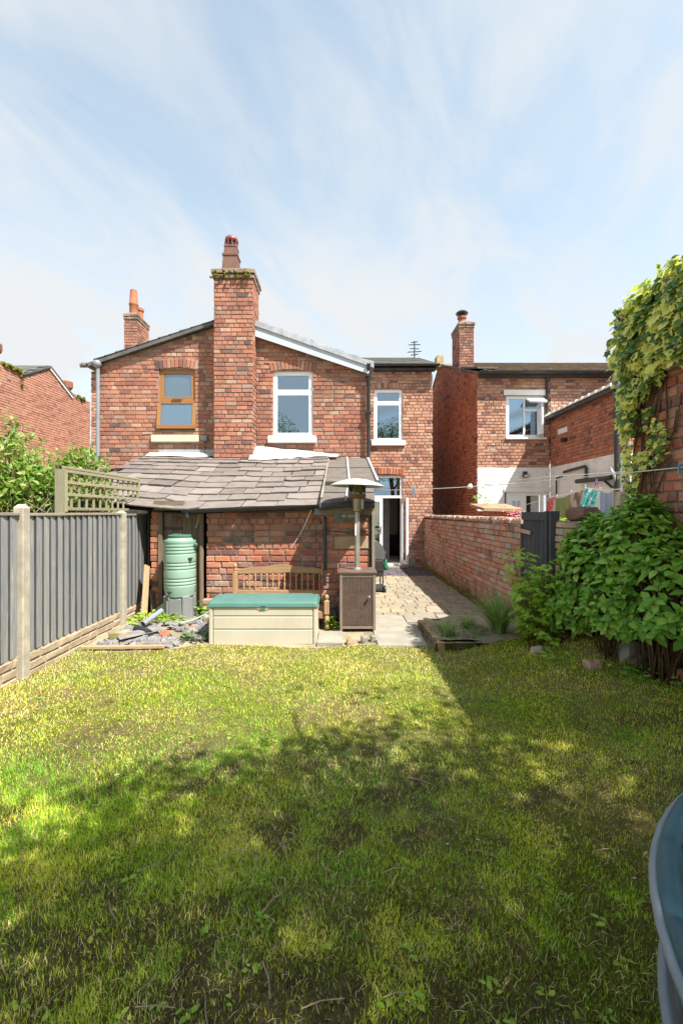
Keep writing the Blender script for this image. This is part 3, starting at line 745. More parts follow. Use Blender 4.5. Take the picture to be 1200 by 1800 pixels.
m = MB(); m.bar((AX + .3, YG - .125, 5.60), (GX1 + .06, YG - .125, 4.70), .03, .22); m.build('bargeboard', m_fascia, house)
tube_part('downpipe', m_black, house, [(.585, YG - .20, 4.80), (.585, YG - .1, 4.66), (.585, YG - .1, 2.80)], .042)
box_part('pipe_clip', m_black, house, (.525, .645, YG - .15, YG, 3.75, 3.79), (.525, .645, YG - .15, YG, 4.55, 4.59))
tube_part('downpipe', m_grey_pipe, house, [(-5.30, YG - .08, 4.78), (-5.30, YG - .08, 1.7)], .04)
m = MB(); m.lathe([(.04, 0), (.085, .04), (.095, .12), (.05, .16)], (-5.31, YG - .09, 4.74), 12); m.build('hopper', m_grey_pipe, house, True)
gutter(house, (GX0 - .28, YG - .05, 4.87), (GX0 - .28, YM, 4.87), .06, m_grey_pipe)
gutter(house, (-7.3, YM - .25, 5.74), (GX0 - .25, YM - .25, 5.74), .06, m_grey_pipe)
gutter(house, (GX1 + .03, YM - .27, 5.74), (MX1 + .14, YM - .27, 5.74), .06, m_black)
box_part('fascia', m_blackpaint, house, (GX1, MX1 + .05, YM - .20, YM - .01, 5.60, 5.70))
# chimneys
def chimney(parent, x0, x1, y0, y1, z0, z1, mat, singles=0, corb=.05, ch=.19, course=.0915, mort=m_mortar_dk):
    co = box_part('chimney', mort, parent, (x0 + .012, x1 - .012, y0 + .012, y1 - .012, z0, z1 - .005))
    for (o, u, n, w, s_) in (((x0, y0, 0), (1, 0, 0), (0, -1, 0), x1 - x0, singles), ((x1, y0, 0), (0, 1, 0), (1, 0, 0), y1 - y0, 0), ((x0, y1, 0), (0, -1, 0), (-1, 0, 0), y1 - y0, 0)):
        brick_wall(co, o, u, n, w, z0, z1 - ch, mat, mort, wall=False, singles=s_, course=course)
        n = Vector(n); u = Vector(u)
        for k, e in ((0, corb * .5), (1, corb)):
            brick_wall(co, Vector(o) + n * e - u * e, u, n, w + 2 * e, z1 - ch + k * ch / 2, z1 - ch + (k + 1) * ch / 2, m_corbel, mort, wall=False, course=ch / 2, proud=e + .012)
    m = MB(); m.hexa([(x0 - corb, y0 - corb, z1 - .02), (x1 + corb, y0 - corb, z1 - .02), (x1 + corb, y1 + corb, z1 - .02), (x0 - corb, y1 + corb, z1 - .02)], [(x0 + .12, y0 + .12, z1 + .09), (x1 - .12, y0 + .12, z1 + .09), (x1 - .12, y1 - .12, z1 + .09), (x0 + .12, y1 - .12, z1 + .09)])
    m.build('flaunching', mort, co)
    return co
stack = chimney(house, -2.69, -1.87, 9.60, 10.32, 2.66, 6.72, m_brick, 45)
def sq_ring(m, c, prof):
    vs = []; 
    for (h, z) in prof: vs += [(c[0] - h, c[1] - h, c[2] + z), (c[0] + h, c[1] - h, c[2] + z), (c[0] + h, c[1] + h, c[2] + z), (c[0] - h, c[1] + h, c[2] + z)]
    fs = [(3, 2, 1, 0)]; k = len(prof)
    for i in range(k - 1):
        for q in range(4): w = (q + 1) % 4; fs.append((4 * i + q, 4 * i + w, 4 * i + 4 + w, 4 * i + 4 + q))
    fs.append(tuple(4 * (k - 1) + q for q in range(4))); m.add(vs, fs)
m = MB(); c = (-2.40, 9.95, 6.78); sq_ring(m, c, [(.17, 0), (.165, .10), (.15, .34), (.165, .35), (.168, .39), (.14, .41), (.125, .55), (.135, .555), (.135, .59), (.12, .60)])
m.build('chimney_pot', m_clay_brown, stack)
m = MB(); m.lathe([(.10, .58), (.10, .74)], c, 16); m.build('cowl_mesh', m_black, stack, 40)
m = MB(); m.lathe([(.135, .72), (.145, .74), (.135, .79), (.09, .83), (.02, .845)], c, 20); m.build('cowl', m_red_cap, stack, True)
m = MB()
for k in range(10):
    t = k * .63; m.bar((c[0] + .12 * math.cos(t), c[1] + .12 * math.sin(t), c[2] + .58), (c[0] + .145 * math.cos(t), c[1] + .145 * math.sin(t), c[2] + .72), .02, .02)
m.build('cowl_bars', m_red_cap, stack)
mm = MB()
for k in range(26):
    p = Vector((U(-2.74, -1.9), 9.535 + U(-.02, .01), U(6.50, 6.66))); mm.lathe([(.002, -.03), (.03, -.01), (.025, .02), (.004, .03)], p, 6)
mm.build('moss', m_moss, stack, True, kind='stuff')
st2 = chimney(house, -6.92, -6.50, 14.5, 15.4, 5.6, 7.92, m_brick_stack, 30, .03, .17, .088)
m = MB(); m.lathe([(.13, 0), (.13, .28), (.145, .30), (.145, .34), (.13, .36), (.105, .78)], (-6.71, 14.72, 7.98), 16); m.build('chimney_pot', m_terracotta, st2, 40)
m = MB(); m.lathe([(.13, 0), (.12, .26), (.15, .28), (.15, .36), (.13, .38)], (-6.71, 15.12, 7.98), 16); m.build('chimney_pot', m_terracotta, st2, 40)
# windows
w = window(house, *[W1[0], W1[2], W1[1], W1[3]], YG, m_oak, m_frost, .06, tz=4.08, sill=(-4.16, -3.12, 3.13, 3.285, .07), sillmat=m_cream)
# lower sash of the brown window hangs open from its top
a = R(9); hz, hy = 4.06, YG + .03; hh = .64
def tilt(x, d, h): return (x, hy - math.sin(a) * h - math.cos(a) * d, hz - math.cos(a) * h + math.sin(a) * d)
m = MB()
for (xa_, xb_, h0, h1) in ((-4.04, -3.19, 0, .075), (-4.04, -3.19, hh - .075, hh), (-4.04, -3.965, .075, hh - .075), (-3.265, -3.19, .075, hh - .075)):
    m.hexa([tilt(xa_, 0, h1), tilt(xb_, 0, h1), tilt(xb_, -.05, h1), tilt(xa_, -.05, h1)], [tilt(xa_, .015, h0), tilt(xb_, .015, h0), tilt(xb_, -.05, h0), tilt(xa_, -.05, h0)])
sa = m.build('sash', m_oak, w)
m = MB(); m.add([tilt(-3.97, -.02, hh - .07), tilt(-3.26, -.02, hh - .07), tilt(-3.26, -.02, .07), tilt(-3.97, -.02, .07)], [(0, 1, 2, 3)]); m.build('pane', m_frost, w)
m = MB(); m.bb(-3.72, -3.5, YG - .012, YG + .03, 4.07, 4.10); m.build('trickle_vent', m_oldwood, w)
window(house, W2[0], W2[2], W2[1], W2[3], YG, m_upvc, m_pane, .055, tz=4.24, sill=(-1.61, -.55, 3.115, 3.262, .08), sillmat=m_white)
window(house, W3[0], W3[2], W3[1], W3[3], YM, m_upvc, m_pane, .055, tz=4.72, sill=(.85, 1.82, 3.49, 3.632, .08), sillmat=m_white)
# french doors
yf = YM + .05
m = MB(); x0, z0, x1, z1 = DO; f_ = .06
m.bb(x0, x1, yf, yf + .07, z1 - f_, z1); m.bb(x0, x1, yf, yf + .07, 2.0, 2.07); m.bb(x0, x0 + f_, yf, yf + .07, z0, 2.0); m.bb(x1 - f_, x1, yf, yf + .07, z0, 2.0)
m.bb(x0, x0 + f_, yf, yf + .07, 2.07, z1 - f_); m.bb(x1 - f_, x1, yf, yf + .07, 2.07, z1 - f_); m.bb(x0 - .02, x1 + .05, YM - .16, yf + .07, z0 - .03, z0 + .025)
dfr = m.build('door_frame', m_upvc, house)
box_part('pane', m_pane, dfr, (x0 + f_, x1 - f_, yf + .03, yf + .036, 2.07, z1 - f_))
def leaf_door(o, u, n, wdt, h):
    o, u, n = Vector(o), Vector(u).normalized(), Vector(n).normalized(); m = MB(); st = .085
    def bx(a, b, q0, q1, d0=0, d1=.06):
        lo = [o + u * a + n * d0 + Zv * q0, o + u * b + n * d0 + Zv * q0, o + u * b + n * d1 + Zv * q0, o + u * a + n * d1 + Zv * q0]
        m.hexa(lo, [v + Zv * (q1 - q0) for v in lo])
    bx(0, st, 0, h); bx(wdt - st, wdt, 0, h); bx(st, wdt - st, 0, .1); bx(st, wdt - st, h - .09, h)
    d = m.build('door', m_upvc, house)
    m = MB(); bx2 = [o + u * st + n * .03 + Zv * .1, o + u * (wdt - st) + n * .03 + Zv * .1, o + u * (wdt - st) + n * .03 + Zv * (h - .09), o + u * st + n * .03 + Zv * (h - .09)]
    m.add(bx2, [(0, 1, 2, 3)]); m.build('pane', m_pane, d)
    return d
d1 = leaf_door((x0 + f_, yf + .06, z0 + .03), (1, 0, 0), (0, -1, 0), .50, 1.84)
m = MB(); m.bb(1.12, 1.145, yf - .03, yf, 1.0, 1.2); m.bb(1.03, 1.14, yf - .06, yf - .03, 1.10, 1.125); m.build('handle', m_steel, d1)
leaf_door((x1 - f_, yf - .01, z0 + .03), (.22, -1, 0), (1, .22, 0), .50, 1.84)
m = MB(); m.bb(-.6, 2.34, 16, 16.1, .1, 2.7); m.bb(-.6, 3.0, YM + .4, 16, .06, .11); m.bb(-.6, 2.35, YM + .4, 16, 2.66, 2.7); m.bb(-.6, -.5, YM + .4, 16, .1, 2.7); m.bb(2.28, 2.34, YM + .3, 16, .1, 2.7)
m.build('room', m_room, house)
box_part('cabinet', m_roomdark, house, (1.95, 2.27, 14.2, 15.9, .11, 2.3), (1.5, 1.95, 15.5, 15.98, .11, .8))
box_part('curtain', m_curtain, house, (1.28, 1.50, 14.3, 14.4, .11, 2.6))
box_part('step', m_conc, house, (.5, 1.85, YM - .30, YM - .03, -.02, .085))
box_part('render_plinth', m_mortar, house, (1.80, 2.10, YM - .018, YM - .002, 0, .24))
sk = box_part('socket_box', m_grey_pipe, house, (-3.06, -2.93, YG - .09, YG, 3.16, 3.27), bev=.01)
tube_part('cable', m_black, house, [(-2.98, YG - .03, 3.16), (-2.97, YG - .03, 3.0), (-3.0, YG - .05, 2.86)], .006, 6)

# aerial above the roof
ae = thing('tv_aerial', 'dark branching aerial on a short mast above the slate roof', 'aerial', (2.72, 17, 7.32))
tube_part('mast', m_char, ae, [(2.72, 17, 7.30), (2.72, 17, 7.98)], .022)
for z, L in ((7.95, .12), (7.85, .22), (7.72, .17), (7.60, .26), (7.48, .14)):
    tube_part('rod', m_char, ae, [(2.72 - L, 17, z + U(-.03, .03)), (2.72 + L, 17, z + U(-.03, .03))], .018, 6)

# ================================================================== OUTHOUSE
out = thing('brick_outhouse', 'low brick outhouse with sagging stone slate lean-to roof and old plank door', 'outhouse', (-1.4, 7.05, 0))
YO = 6.88
brick_wall(out, (-2.04, YO, 0), (1, 0, 0), (0, -1, 0), 1.75, 0, 1.70, m_brick_out, m_mortar_out, course=.095, L=.238, jt=.018, singles=170, jit=.006)
brick_wall(out, (-2.885, YO, 0), (1, 0, 0), (0, -1, 0), .125, 0, 1.70, m_brick_hot, m_mortar, course=.095, L=.238, jt=.014, singles=16)
YR = 6.55
brick_wall(out, (-.29, YR, 0), (1, 0, 0), (0, -1, 0), .73, 0, 1.64, m_brick_out, m_mortar_out, course=.098, L=.245, jt=.02, singles=60, jit=.008, nob=[(.17, 1.05, .70, 1.27), (.18, 1.50, .48, 1.66)])
single_brick(out, m_sand, Vector((.145, YR + .012, 1.155)), Vector((-1, 0, 0)), Vector((0, -1, 0)), Zv, .50, .022, .19, 'stone_block')
box_part('wall', m_dark, out, (-.29, -.11, YR - .001, YR + .012, 1.53, 1.66)) if False else None
brick_wall(out, (.44, YR, 0), (0, 1, 0), (1, 0, 0), 3.42, 0, 1.75, m_brick_out, m_mortar_out)
brick_wall(out, (-.29, YO, 0), (0, -1, 0), (-1, 0, 0), .33, 0, 1.64, m_brick_out, m_mortar_out, thick=.1)
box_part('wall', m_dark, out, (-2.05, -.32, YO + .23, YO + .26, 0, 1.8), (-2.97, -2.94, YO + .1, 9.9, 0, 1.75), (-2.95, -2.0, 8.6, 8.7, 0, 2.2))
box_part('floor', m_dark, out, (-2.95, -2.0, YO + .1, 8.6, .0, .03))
for k, (bx0, bx1) in enumerate(((-.105, -.01), (.0, .07), (.085, .185))):
    box_part('glass_block', m_bluepeg if k == 0 else m_curtain, out, (bx0, bx1, YR - .004, YR + .06, 1.525, 1.63), bev=.012)
# plank door standing ajar, frame, dark doorway
box_part('door_post', m_oldwood, out, (-2.755, -2.695, YO - .03, YO + .07, 0, 1.64)); 
dr = None
for k in range(4):
    x = -2.685 + k * .14; o_ = box_part('door', m_oldwood, out, (x, x + .136, YO + .035 + U(-.004, .004), YO + .06, .06, 1.60), bev=.004) if k == 0 else None
    if k == 0: dr = o_
    else: box_part('plank', m_oldwood, dr, (x, x + .136, YO + .035 + U(-.004, .004), YO + .06, .06, 1.60), bev=.004)
box_part('hinge', m_black, dr, (-2.68, -2.40, YO + .025, YO + .036, 1.33, 1.37))
hs = MB(); hs.tube([(-2.47 + .045 * math.cos(t), YO + .026, 1.45 + .065 * math.sin(t)) for t in [-.9 + k * .5 for k in range(10)]], .012, 6); hs.build('horseshoe', m_rust, dr, True)
m = MB(); m.bar((-2.20, YO + .02, 1.36), (-2.13, YO + .02, 1.62), .02, .03); m.build('brace', m_plank, dr)
tube_part('door_edge_post', m_oldwood, out, [(-2.125, YO + .03, .0), (-2.13, YO + .03, .8), (-2.12, YO + .03, 1.62)], .04, 8)
box_part('lintel', m_beam, out, (-2.80, -2.36, YO - .09, YO - .01, 1.625, 1.77))
box_part('wall_plate', m_beam, out, (-2.36, -.30, YO - .06, YO - .005, 1.60, 1.70))
# slates: rows from the top of the lean-to down to the eaves, each lapping the one below
def roofz(x, y):
    s_ = .36 * (10 - y); sag = -.05 * math.exp(-((x + 2.3) ** 2) / .6) * (1 - (y - 6.7) / 3.3) - .03 * math.exp(-((x + 1.2) ** 2) / .3) * math.sin((y - 6.7) / 3.3 * 3.1) + .05 * max(0, -2.4 - x) * (1 - (y - 6.7) / 3.3)
    return 2.83 - s_ + sag
m = MB(); m.grid(lambda a, b: (-4.33 + 4.03 * a, 10 - 3.2 * b, roofz(-4.33 + 4.03 * a, 10 - 3.2 * b) - .03), 14, 10); m.build('roof_deck', m_dark, out, True)
m = MB(); m.grid(lambda a, b: (-4.33 + 4.03 * (1 - a), 10 - 3.2 * b, roofz(-4.33 + 4.03 * (1 - a), 10 - 3.2 * b) - .06), 14, 10); m.build('roof_boards', m_oldwood, out, True)
rows = [6.69, 7.02, 7.36, 7.70, 8.02, 8.36, 8.68, 8.98, 9.26, 9.52, 9.76]
for j, yb in enumerate(rows):
    gauge = (rows[j + 1] - yb) if j + 1 < len(rows) else .24
    x = -4.36 + U(0, .25); first = True
    while x < -.33:
        w_ = U(.34, .56) * (1.12 - .03 * j); x1_ = min(x + w_, -.29 + U(-.015, .03))
        if -.29 - x1_ < .2: x1_ = -.29 + U(-.02, .03)
        dy = U(-.03, .03) + (U(-.06, .04) if random.random() < .2 else 0); yt = min(yb + gauge * 1.45, 9.98); y_ = yb + dy
        th = .016 + U(0, .008); lift = .028 + U(0, .018); rot = U(-.02, .02) * (2 if random.random() < .15 else 1)
        def q(xx, yy, up): return Vector((xx, yy + (xx - x) * rot, roofz(xx, yy) + up))
        jx = lambda: U(-.012, .012)
        # irregular lower edge, now and then a knocked-off corner
        lowx = [x + .004, x + (x1_ - x) * .33, x + (x1_ - x) * .68, x1_ - .006]
        cut = [0, 0, 0, 0]
        if random.random() < .2: cut[random.choice((0, 3))] = U(.03, .08)
        lo = [q(a_ + jx() * .5, y_ + c_ + U(-.008, .008), lift) for a_, c_ in zip(lowx, cut)]
        hi_ = [q(x1_ - .006, yt, .004), q(x + .004, yt, .004)]
        loop = lo + hi_; n_ = len(loop); up = Vector((0, -.33, .94)) * th
        m = MB(); m.add(loop + [v + up for v in loop], [tuple(range(n_))[::-1], tuple(range(n_, 2 * n_))] + [(i, (i + 1) % n_, n_ + (i + 1) % n_, n_ + i) for i in range(n_)])
        m.build('slate', m_slate, out); x = x1_ + U(.002, .012)
# pale mortar fillet and white sheet where the lean-to meets the house wall
def fillet(x0, x1, za, zb, yb, seed):
    m = MB()
    def fn(a, b):
        x = x0 + (x1 - x0) * a; yy = 9.985 - (yb + .12 * (float(vnoise(x * 4, 1.0, seed)) - .5)) * b
        return (x, yy, max(roofz(x, yy) + .045 + .02 * float(vnoise(x * 6, b * 4, seed)), (za + (zb - za) * a) * (1 - b) ** 1.5 + (roofz(x, yy) + .05) * (1 - (1 - b) ** 1.5)))
    m.grid(fn, 30, 6); return m.build('flashing', m_tarp, out, True)
fillet(-4.2, -2.72, 2.91, 2.91, .30, 2); fillet(-2.70, -1.90, 2.90, 2.90, .12, 8)
box_part('lead_strip', m_lead, out, (-4.0, -2.7, 9.965, 9.985, 2.86, 2.965))
m = MB()
def sh_(a, b):
    x = -1.93 + 1.85 * a; ztop = 3.06 - .20 * a ** 1.4 - .05 * float(vnoise(x * 4, 0, 31)); yy = 9.97 - .52 * b * (1 - .55 * a)
    zb_ = roofz(x, yy) + .05
    return (x + .06 * b * math.sin(a * 9), yy, ztop * (1 - b) ** 1.2 + zb_ * (1 - (1 - b) ** 1.2) + .03 * float(vnoise(x * 7, b * 5, 33)) * (b > 0))
m.grid(sh_, 36, 8); m.build('flashing', m_tarp, out, True)
# felted end bay with battens and a rolled front edge
m = MB()
m.hexa([(-.27, 7.6, 2.07), (.60, 7.6, 2.07), (.56, 9.98, 2.74), (-.27, 9.98, 2.74)], [(-.27, 7.6, 2.115), (.60, 7.6, 2.115), (.56, 9.98, 2.785), (-.27, 9.98, 2.785)]); m.build('felt', m_felt, out)
m = MB(); m.hexa([(-.30, 6.34, 1.69), (.47, 6.34, 1.69), (.53, 7.66, 2.02), (-.28, 7.66, 2.02)], [(-.30, 6.34, 1.73), (.47, 6.34, 1.73), (.53, 7.66, 2.06), (-.28, 7.66, 2.06)]); m.build('felt', m_felt, out)
m = MB(); m.bar((-.30, 7.0, 1.905), (.50, 7.0, 1.905), .03, .014); m.bar((-.27, 8.8, 2.46), (.585, 8.8, 2.46), .03, .012); m.build('felt_lap', m_felt, out)
m = MB(); m.bar((.13, 7.6, 2.13), (.12, 9.97, 2.80), .035, .03); m.build('batten', m_lead, out)
m = MB(); m.bar((.60, 7.55, 2.12), (.565, 9.97, 2.80), .04, .03); m.build('batten', m_lead, out)
m = MB(); m.bar((-.29, 6.6, 1.80), (-.275, 9.9, 2.78), .03, .03); m.build('batten', m_mortar, out)
m = MB(); m.bar((.06, 6.4, 1.76), (.10, 7.5, 2.04), .025, .014); m.build('batten', m_lead, out)
box_part('felt_edge', m_felt_dk, out, (-.28, .60, 7.575, 7.62, 2.03, 2.10))
tube_part('felt_roll', m_felt_dk, out, [(-.30, 6.32, 1.66), (-.1, 6.315, 1.69), (.2, 6.31, 1.71), (.46, 6.32, 1.70)], .042, 10)
box_part('fascia', m_beam, out, (-.30, .44, 6.36, 6.39, 1.56, 1.67))
box_part('fascia_end', m_capwood, out, (.42, .52, 6.33, 6.40, 1.56, 1.72))
box_part('corner_post', m_capwood, out, (.435, .475, 6.50, 6.56, .55, 1.60)); box_part('corner_strip', m_felt_dk, out, (.40, .43, 6.53, 6.547, .5, 1.6))
gutter(out, (-2.33, 6.68, 1.63), (-.30, 6.68, 1.712), .055, m_black)
tube_part('gutter_outlet', m_black, out, [(-2.26, 6.68, 1.62), (-2.26, 6.68, 1.52)], .04)
tube_part('downpipe', m_black, out, [(-.32, 6.68, 1.67), (-.27, 6.66, 1.56), (-.235, 6.50, 1.50), (-.235, 6.50, .55)], .024)
box_part('bracket', m_grey_pipe, out, (-.40, -.31, 6.72, 6.78, 1.56, 1.66))
tube_part('cord', m_cord, out, [(-.44, 6.66, 1.63), (-.60, 6.84, 1.30), (-.76, 6.87, 1.05)], .006, 6)
tube_part('cable', m_black, out, [(-.26, 6.535, 1.33), (.1, 6.53, 1.31), (.43, 6.53, 1.325)], .006, 6)
# ================================================================== NEIGHBOUR'S HOUSE ON THE RIGHT
nh = thing('brick_house', 'red brick house on the right with white painted lower walls', 'house', (6.5, 13, 0))
RX = 3.87; CX = 5.95; ZP = 2.87
brick_wall(nh, (RX, YM, 0), (1, 0, 0), (0, -1, 0), CX - RX, ZP, 5.55, m_brick_main, m_mortar, course=.088, L=.228, holes=[(PX(889, 13) - RX, 3.72, PX(956, 13) - RX, 4.93)], nob=[(PX(884, 13) - RX, 4.93, PX(958, 13) - RX, 5.10), (.3, 3.42, .55, 3.50)], singles=120)
NW = (PX(890, 13), PX(956, 13))
brick_wall(nh, (RX, YM, 0), (1, 0, 0), (0, -1, 0), CX - RX, 0, ZP, m_white_brick, m_white_brick, course=.088, L=.228, jt=.007, jit=.002, proud=.006, holes=[(.8, .1, 2.06, 2.16)], nob=[(.75, 2.16, 2.06, 2.30)], singles=60)
brick_wall(nh, (CX, YM, 0), (1, 0, 0), (0, -1, 0), 2.2, 3.9, 5.55, m_brick_main, m_mortar, course=.088, L=.228)
vt = slope_fn([(0, 6.5), (2.6, 7.36), (7.5, 5.56)])
brick_wall(nh, (RX, 20.5, 0), (0, -1, 0), (-1, 0, 0), 7.5, 0, 7.4, m_brick_hot, m_mortar_dk, course=.088, L=.228, top=vt)
brick_wall(nh, (CX, YM, 0), (0, -1, 0), (-1, 0, 0), 3.2, ZP, 4.22, m_brick_hot, m_mortar, course=.088, L=.228, singles=80)
brick_wall(nh, (CX, YM, 0), (0, -1, 0), (-1, 0, 0), 3.2, 0, ZP, m_white_brick, m_white_brick, course=.088, L=.228, jt=.007, jit=.002, proud=.006)
gt = slope_fn([(0, 4.22), (2.6, 5.3), (5.2, 4.22)])
brick_wall(nh, (CX, 9.8, 0), (1, 0, 0), (0, -1, 0), 5.2, ZP, 5.35, m_brick_hot, m_mortar, course=.088, L=.228, top=gt)
brick_wall(nh, (CX, 9.8, 0), (1, 0, 0), (0, -1, 0), 5.2, 0, ZP, m_white_brick, m_white_brick, course=.088, L=.228, jt=.007, proud=.006)
roof_slab('roof', m_tile_brown, nh, RX - .03, 12, YM - .22, 5.54, 17.9, 7.43)
roof_slab('roof', m_tile_brown, nh, RX - .03, 12, 17.9, 7.43, 22, 5.9)
roof_tiles('roof_tile', m_tile_brown, nh, (4.35, 17.85, 7.435), (1, 0, 0), (0, -4.9, -1.8), 22, 17, .3, .30, .028)
roof_slab('verge_slate', m_slate_roof, nh, RX - .06, RX + .5, YM - .26, 5.66, 14.6, 6.24, .04)
gutter(nh, (RX - .02, YM - .28, 5.54), (8.4, YM - .28, 5.54), .062, m_black)
box_part('fascia', m_blackpaint, nh, (RX + .02, 8.4, YM - .18, YM - .02, 5.42, 5.51))
m = MB(); m.hexa([(CX - .12, 9.7, 4.24), (8.55, 9.7, 5.33), (8.55, 13.5, 5.33), (CX - .12, 13.5, 4.24)], [(CX - .12, 9.7, 4.29), (8.55, 9.7, 5.38), (8.55, 13.5, 5.38), (CX - .12, 13.5, 4.29)]); m.build('roof', m_tile_brown, nh)
gutter(nh, (CX - .12, 9.7, 4.26), (CX - .12, 12.98, 4.26), .075, m_black)
for i in range(11):
    y = 9.78 + i * .29
    m = MB(); m.hexa([(CX - .19, y, 4.30), (CX + .2, y, 4.41), (CX + .2, y + .27, 4.41), (CX - .19, y + .27, 4.30)], [(CX - .19, y, 4.37), (CX + .2, y, 4.46), (CX + .2, y + .27, 4.46), (CX - .19, y + .27, 4.34)]); m.build('eaves_tile', m_white, nh)
m = MB(); m.lathe([(.08, 0), (.10, .05), (.10, .22), (.07, .30)], (CX - .13, 9.62, 4.22), 12); m.build('gutter_end', m_grey_pipe, nh, True)
tube_part('downpipe', m_black, nh, [(PX(962, 12.9), YM - .26, 5.6), (PX(962, 12.9), YM - .06, 5.4), (PX(962, 12.9), YM - .06, 4.3)], .04)
tube_part('downpipe', m_black, nh, [(CX - .06, 9.74, 4.1), (CX - .06, 9.74, .1)], .06)
tube_part('downpipe', m_grey_pipe, nh, [(6.12, 9.74, 3.5), (6.12, 9.74, .1)], .05)
# upper window: one fixed pane, one top vent standing open, one casement
fr = window(nh, NW[0], NW[1], 3.73, 4.92, YM, m_upvc, m_pane, .05, mx=PX(922, 13), sill=(NW[0] - .03, NW[1] + .06, 3.67, 3.735, .05), sillmat=m_upvc)
box_part('lintel', m_white, nh, (PX(885, 13), PX(958, 13), YM - .02, YM + .05, 4.935, 5.09))
m = MB(); xx0, xx1 = PX(924, 13), PX(954, 13); al = R(62); hzt = 4.86
def tv(x, d, h): return (x, YM - math.sin(al) * h - math.cos(al) * d, hzt - math.cos(al) * h + math.sin(al) * d)
for (a0, a1, h0, h1) in ((xx0, xx1, 0, .05), (xx0, xx1, .25, .30), (xx0, xx0 + .05, .05, .25), (xx1 - .05, xx1, .05, .25)):
    m.hexa([tv(a0, 0, h1), tv(a1, 0, h1), tv(a1, -.05, h1), tv(a0, -.05, h1)], [tv(a0, 0, h0), tv(a1, 0, h0), tv(a1, -.05, h0), tv(a0, -.05, h0)])
m.build('sash', m_upvc, fr)
m = MB(); m.add([tv(xx0 + .04, -.02, .26), tv(xx1 - .04, -.02, .26), tv(xx1 - .04, -.02, .04), tv(xx0 + .04, -.02, .04)], [(0, 1, 2, 3)]); m.build('pane', m_curtain, fr)
box_part('sash', m_upvc, fr, (PX(952, 12.8) - .05, PX(952, 12.8), YM - .30, YM + .02, 3.79, 4.52)); box_part('transom', m_upvc, fr, (PX(924, 13), PX(954, 13), YM + .05, YM + .10, 4.49, 4.55))
box_part('curtain', m_curtain, nh, (PX(941, 13.3), PX(950, 13.3), 13.3, 13.36, 3.7, 4.5))
box_part('room', m_roomdark, nh, (PX(926, 13.2), PX(941, 13.2), 13.22, 13.25, 3.75, 4.5))
# back door and side lights in the white wall
m = MB(); z0, z1 = .1, 2.15
xs = [PX(890, 13), PX(922, 13), PX(955, 13)]
yy = YM + .04
m.bb(xs[0], CX - .02, yy, yy + .07, 2.08, z1)
for x in (xs[0], xs[1] - .02, xs[2] - .06): m.bb(x, x + .07, yy, yy + .07, z0, 2.08)
dfr2 = m.build('door_frame', m_upvc, nh)
m = MB(); a_, b_ = xs[0] + .07, xs[1] - .02
m.bb(a_, b_, yy + .005, yy + .06, z0, 1.1); m.bb(a_, a_ + .10, yy + .005, yy + .06, 1.1, 2.08); m.bb(b_ - .1, b_, yy + .005, yy + .06, 1.1, 2.08); m.bb(a_ + .1, b_ - .1, yy + .005, yy + .06, 1.92, 2.08); m.bb((a_ + b_) / 2 - .012, (a_ + b_) / 2 + .012, yy + .01, yy + .05, 1.1, 1.92)
d2 = m.build('door', m_upvc, nh); box_part('pane', m_pane, d2, (a_ + .1, b_ - .1, yy + .03, yy + .034, 1.1, 1.92))
box_part('room', m_roomdark, nh, (xs[1] + .05, xs[1] + .25, yy + .2, yy + .25, .1, 2.08)); box_part('curtain', m_curtain, nh, (xs[1] + .25, xs[2] - .06, yy + .15, yy + .2, .1, 2.08))
box_part('lintel', m_white_brick, nh, (PX(885, 13), CX - .01, YM - .03, YM + .02, 2.17, 2.29))
tube_part('cable', m_black, nh, [(PX(887, 13), YM - .02, 2.16), (PX(887, 13), YM - .02, 1.2)], .015, 6)
for (pts, r_) in (([(CX - .05, 12.1, 2.66), (CX - .05, 11.05, 2.71), (CX - .05, 11.0, 2.66), (CX - .05, 11.0, 2.32)], .035), ([(CX - .05, 12.2, 2.56), (CX - .05, 12.5, 2.53), (CX - .05, 12.52, 2.45), (CX - .05, 12.52, 1.5)], .02), ([(CX - .12, 11.3, 2.36), (CX - .12, 10.0, 2.34), (CX - .1, 9.85, 2.36)], .055), ([(CX - .06, 10.2, 2.3), (CX - .06, 9.95, 2.15), (CX - .06, 9.8, 2.14)], .03)):
    tube_part('soil_pipe', m_char, nh, pts, r_)
box_part('air_vent', m_white, nh, (CX - .02, CX + .01, 12.0, 12.5, 3.72, 3.86)); tube_part('vent_cowl', m_black, nh, [(CX, 12.05, 3.52), (CX - .14, 12.05, 3.50)], .06)
c3 = chimney(nh, RX, 4.36, 15.0, 15.95, 5.5, 7.86, m_brick_stack, 40, .035, .18, .088)
m = MB(); m.lathe([(.13, 0), (.115, .20), (.15, .22), (.155, .28), (.13, .30)], (4.08, 15.45, 7.93), 16); m.build('chimney_pot', m_terracotta, c3, 40)
m = MB(); m.lathe([(.09, .28), (.09, .36), (.19, .37), (.21, .41), (.15, .47), (.03, .50)], (4.08, 15.45, 7.93), 20); m.build('cowl', m_black, c3, 40)
box_part('kneeler_stone', m_yellowstone, nh, (RX - .2, RX + .06, 17.55, 18.0, 7.2, 7.64)); box_part('lead_flashing', m_lead, nh, (RX, 4.4, 14.9, 15.0, 6.22, 6.27))
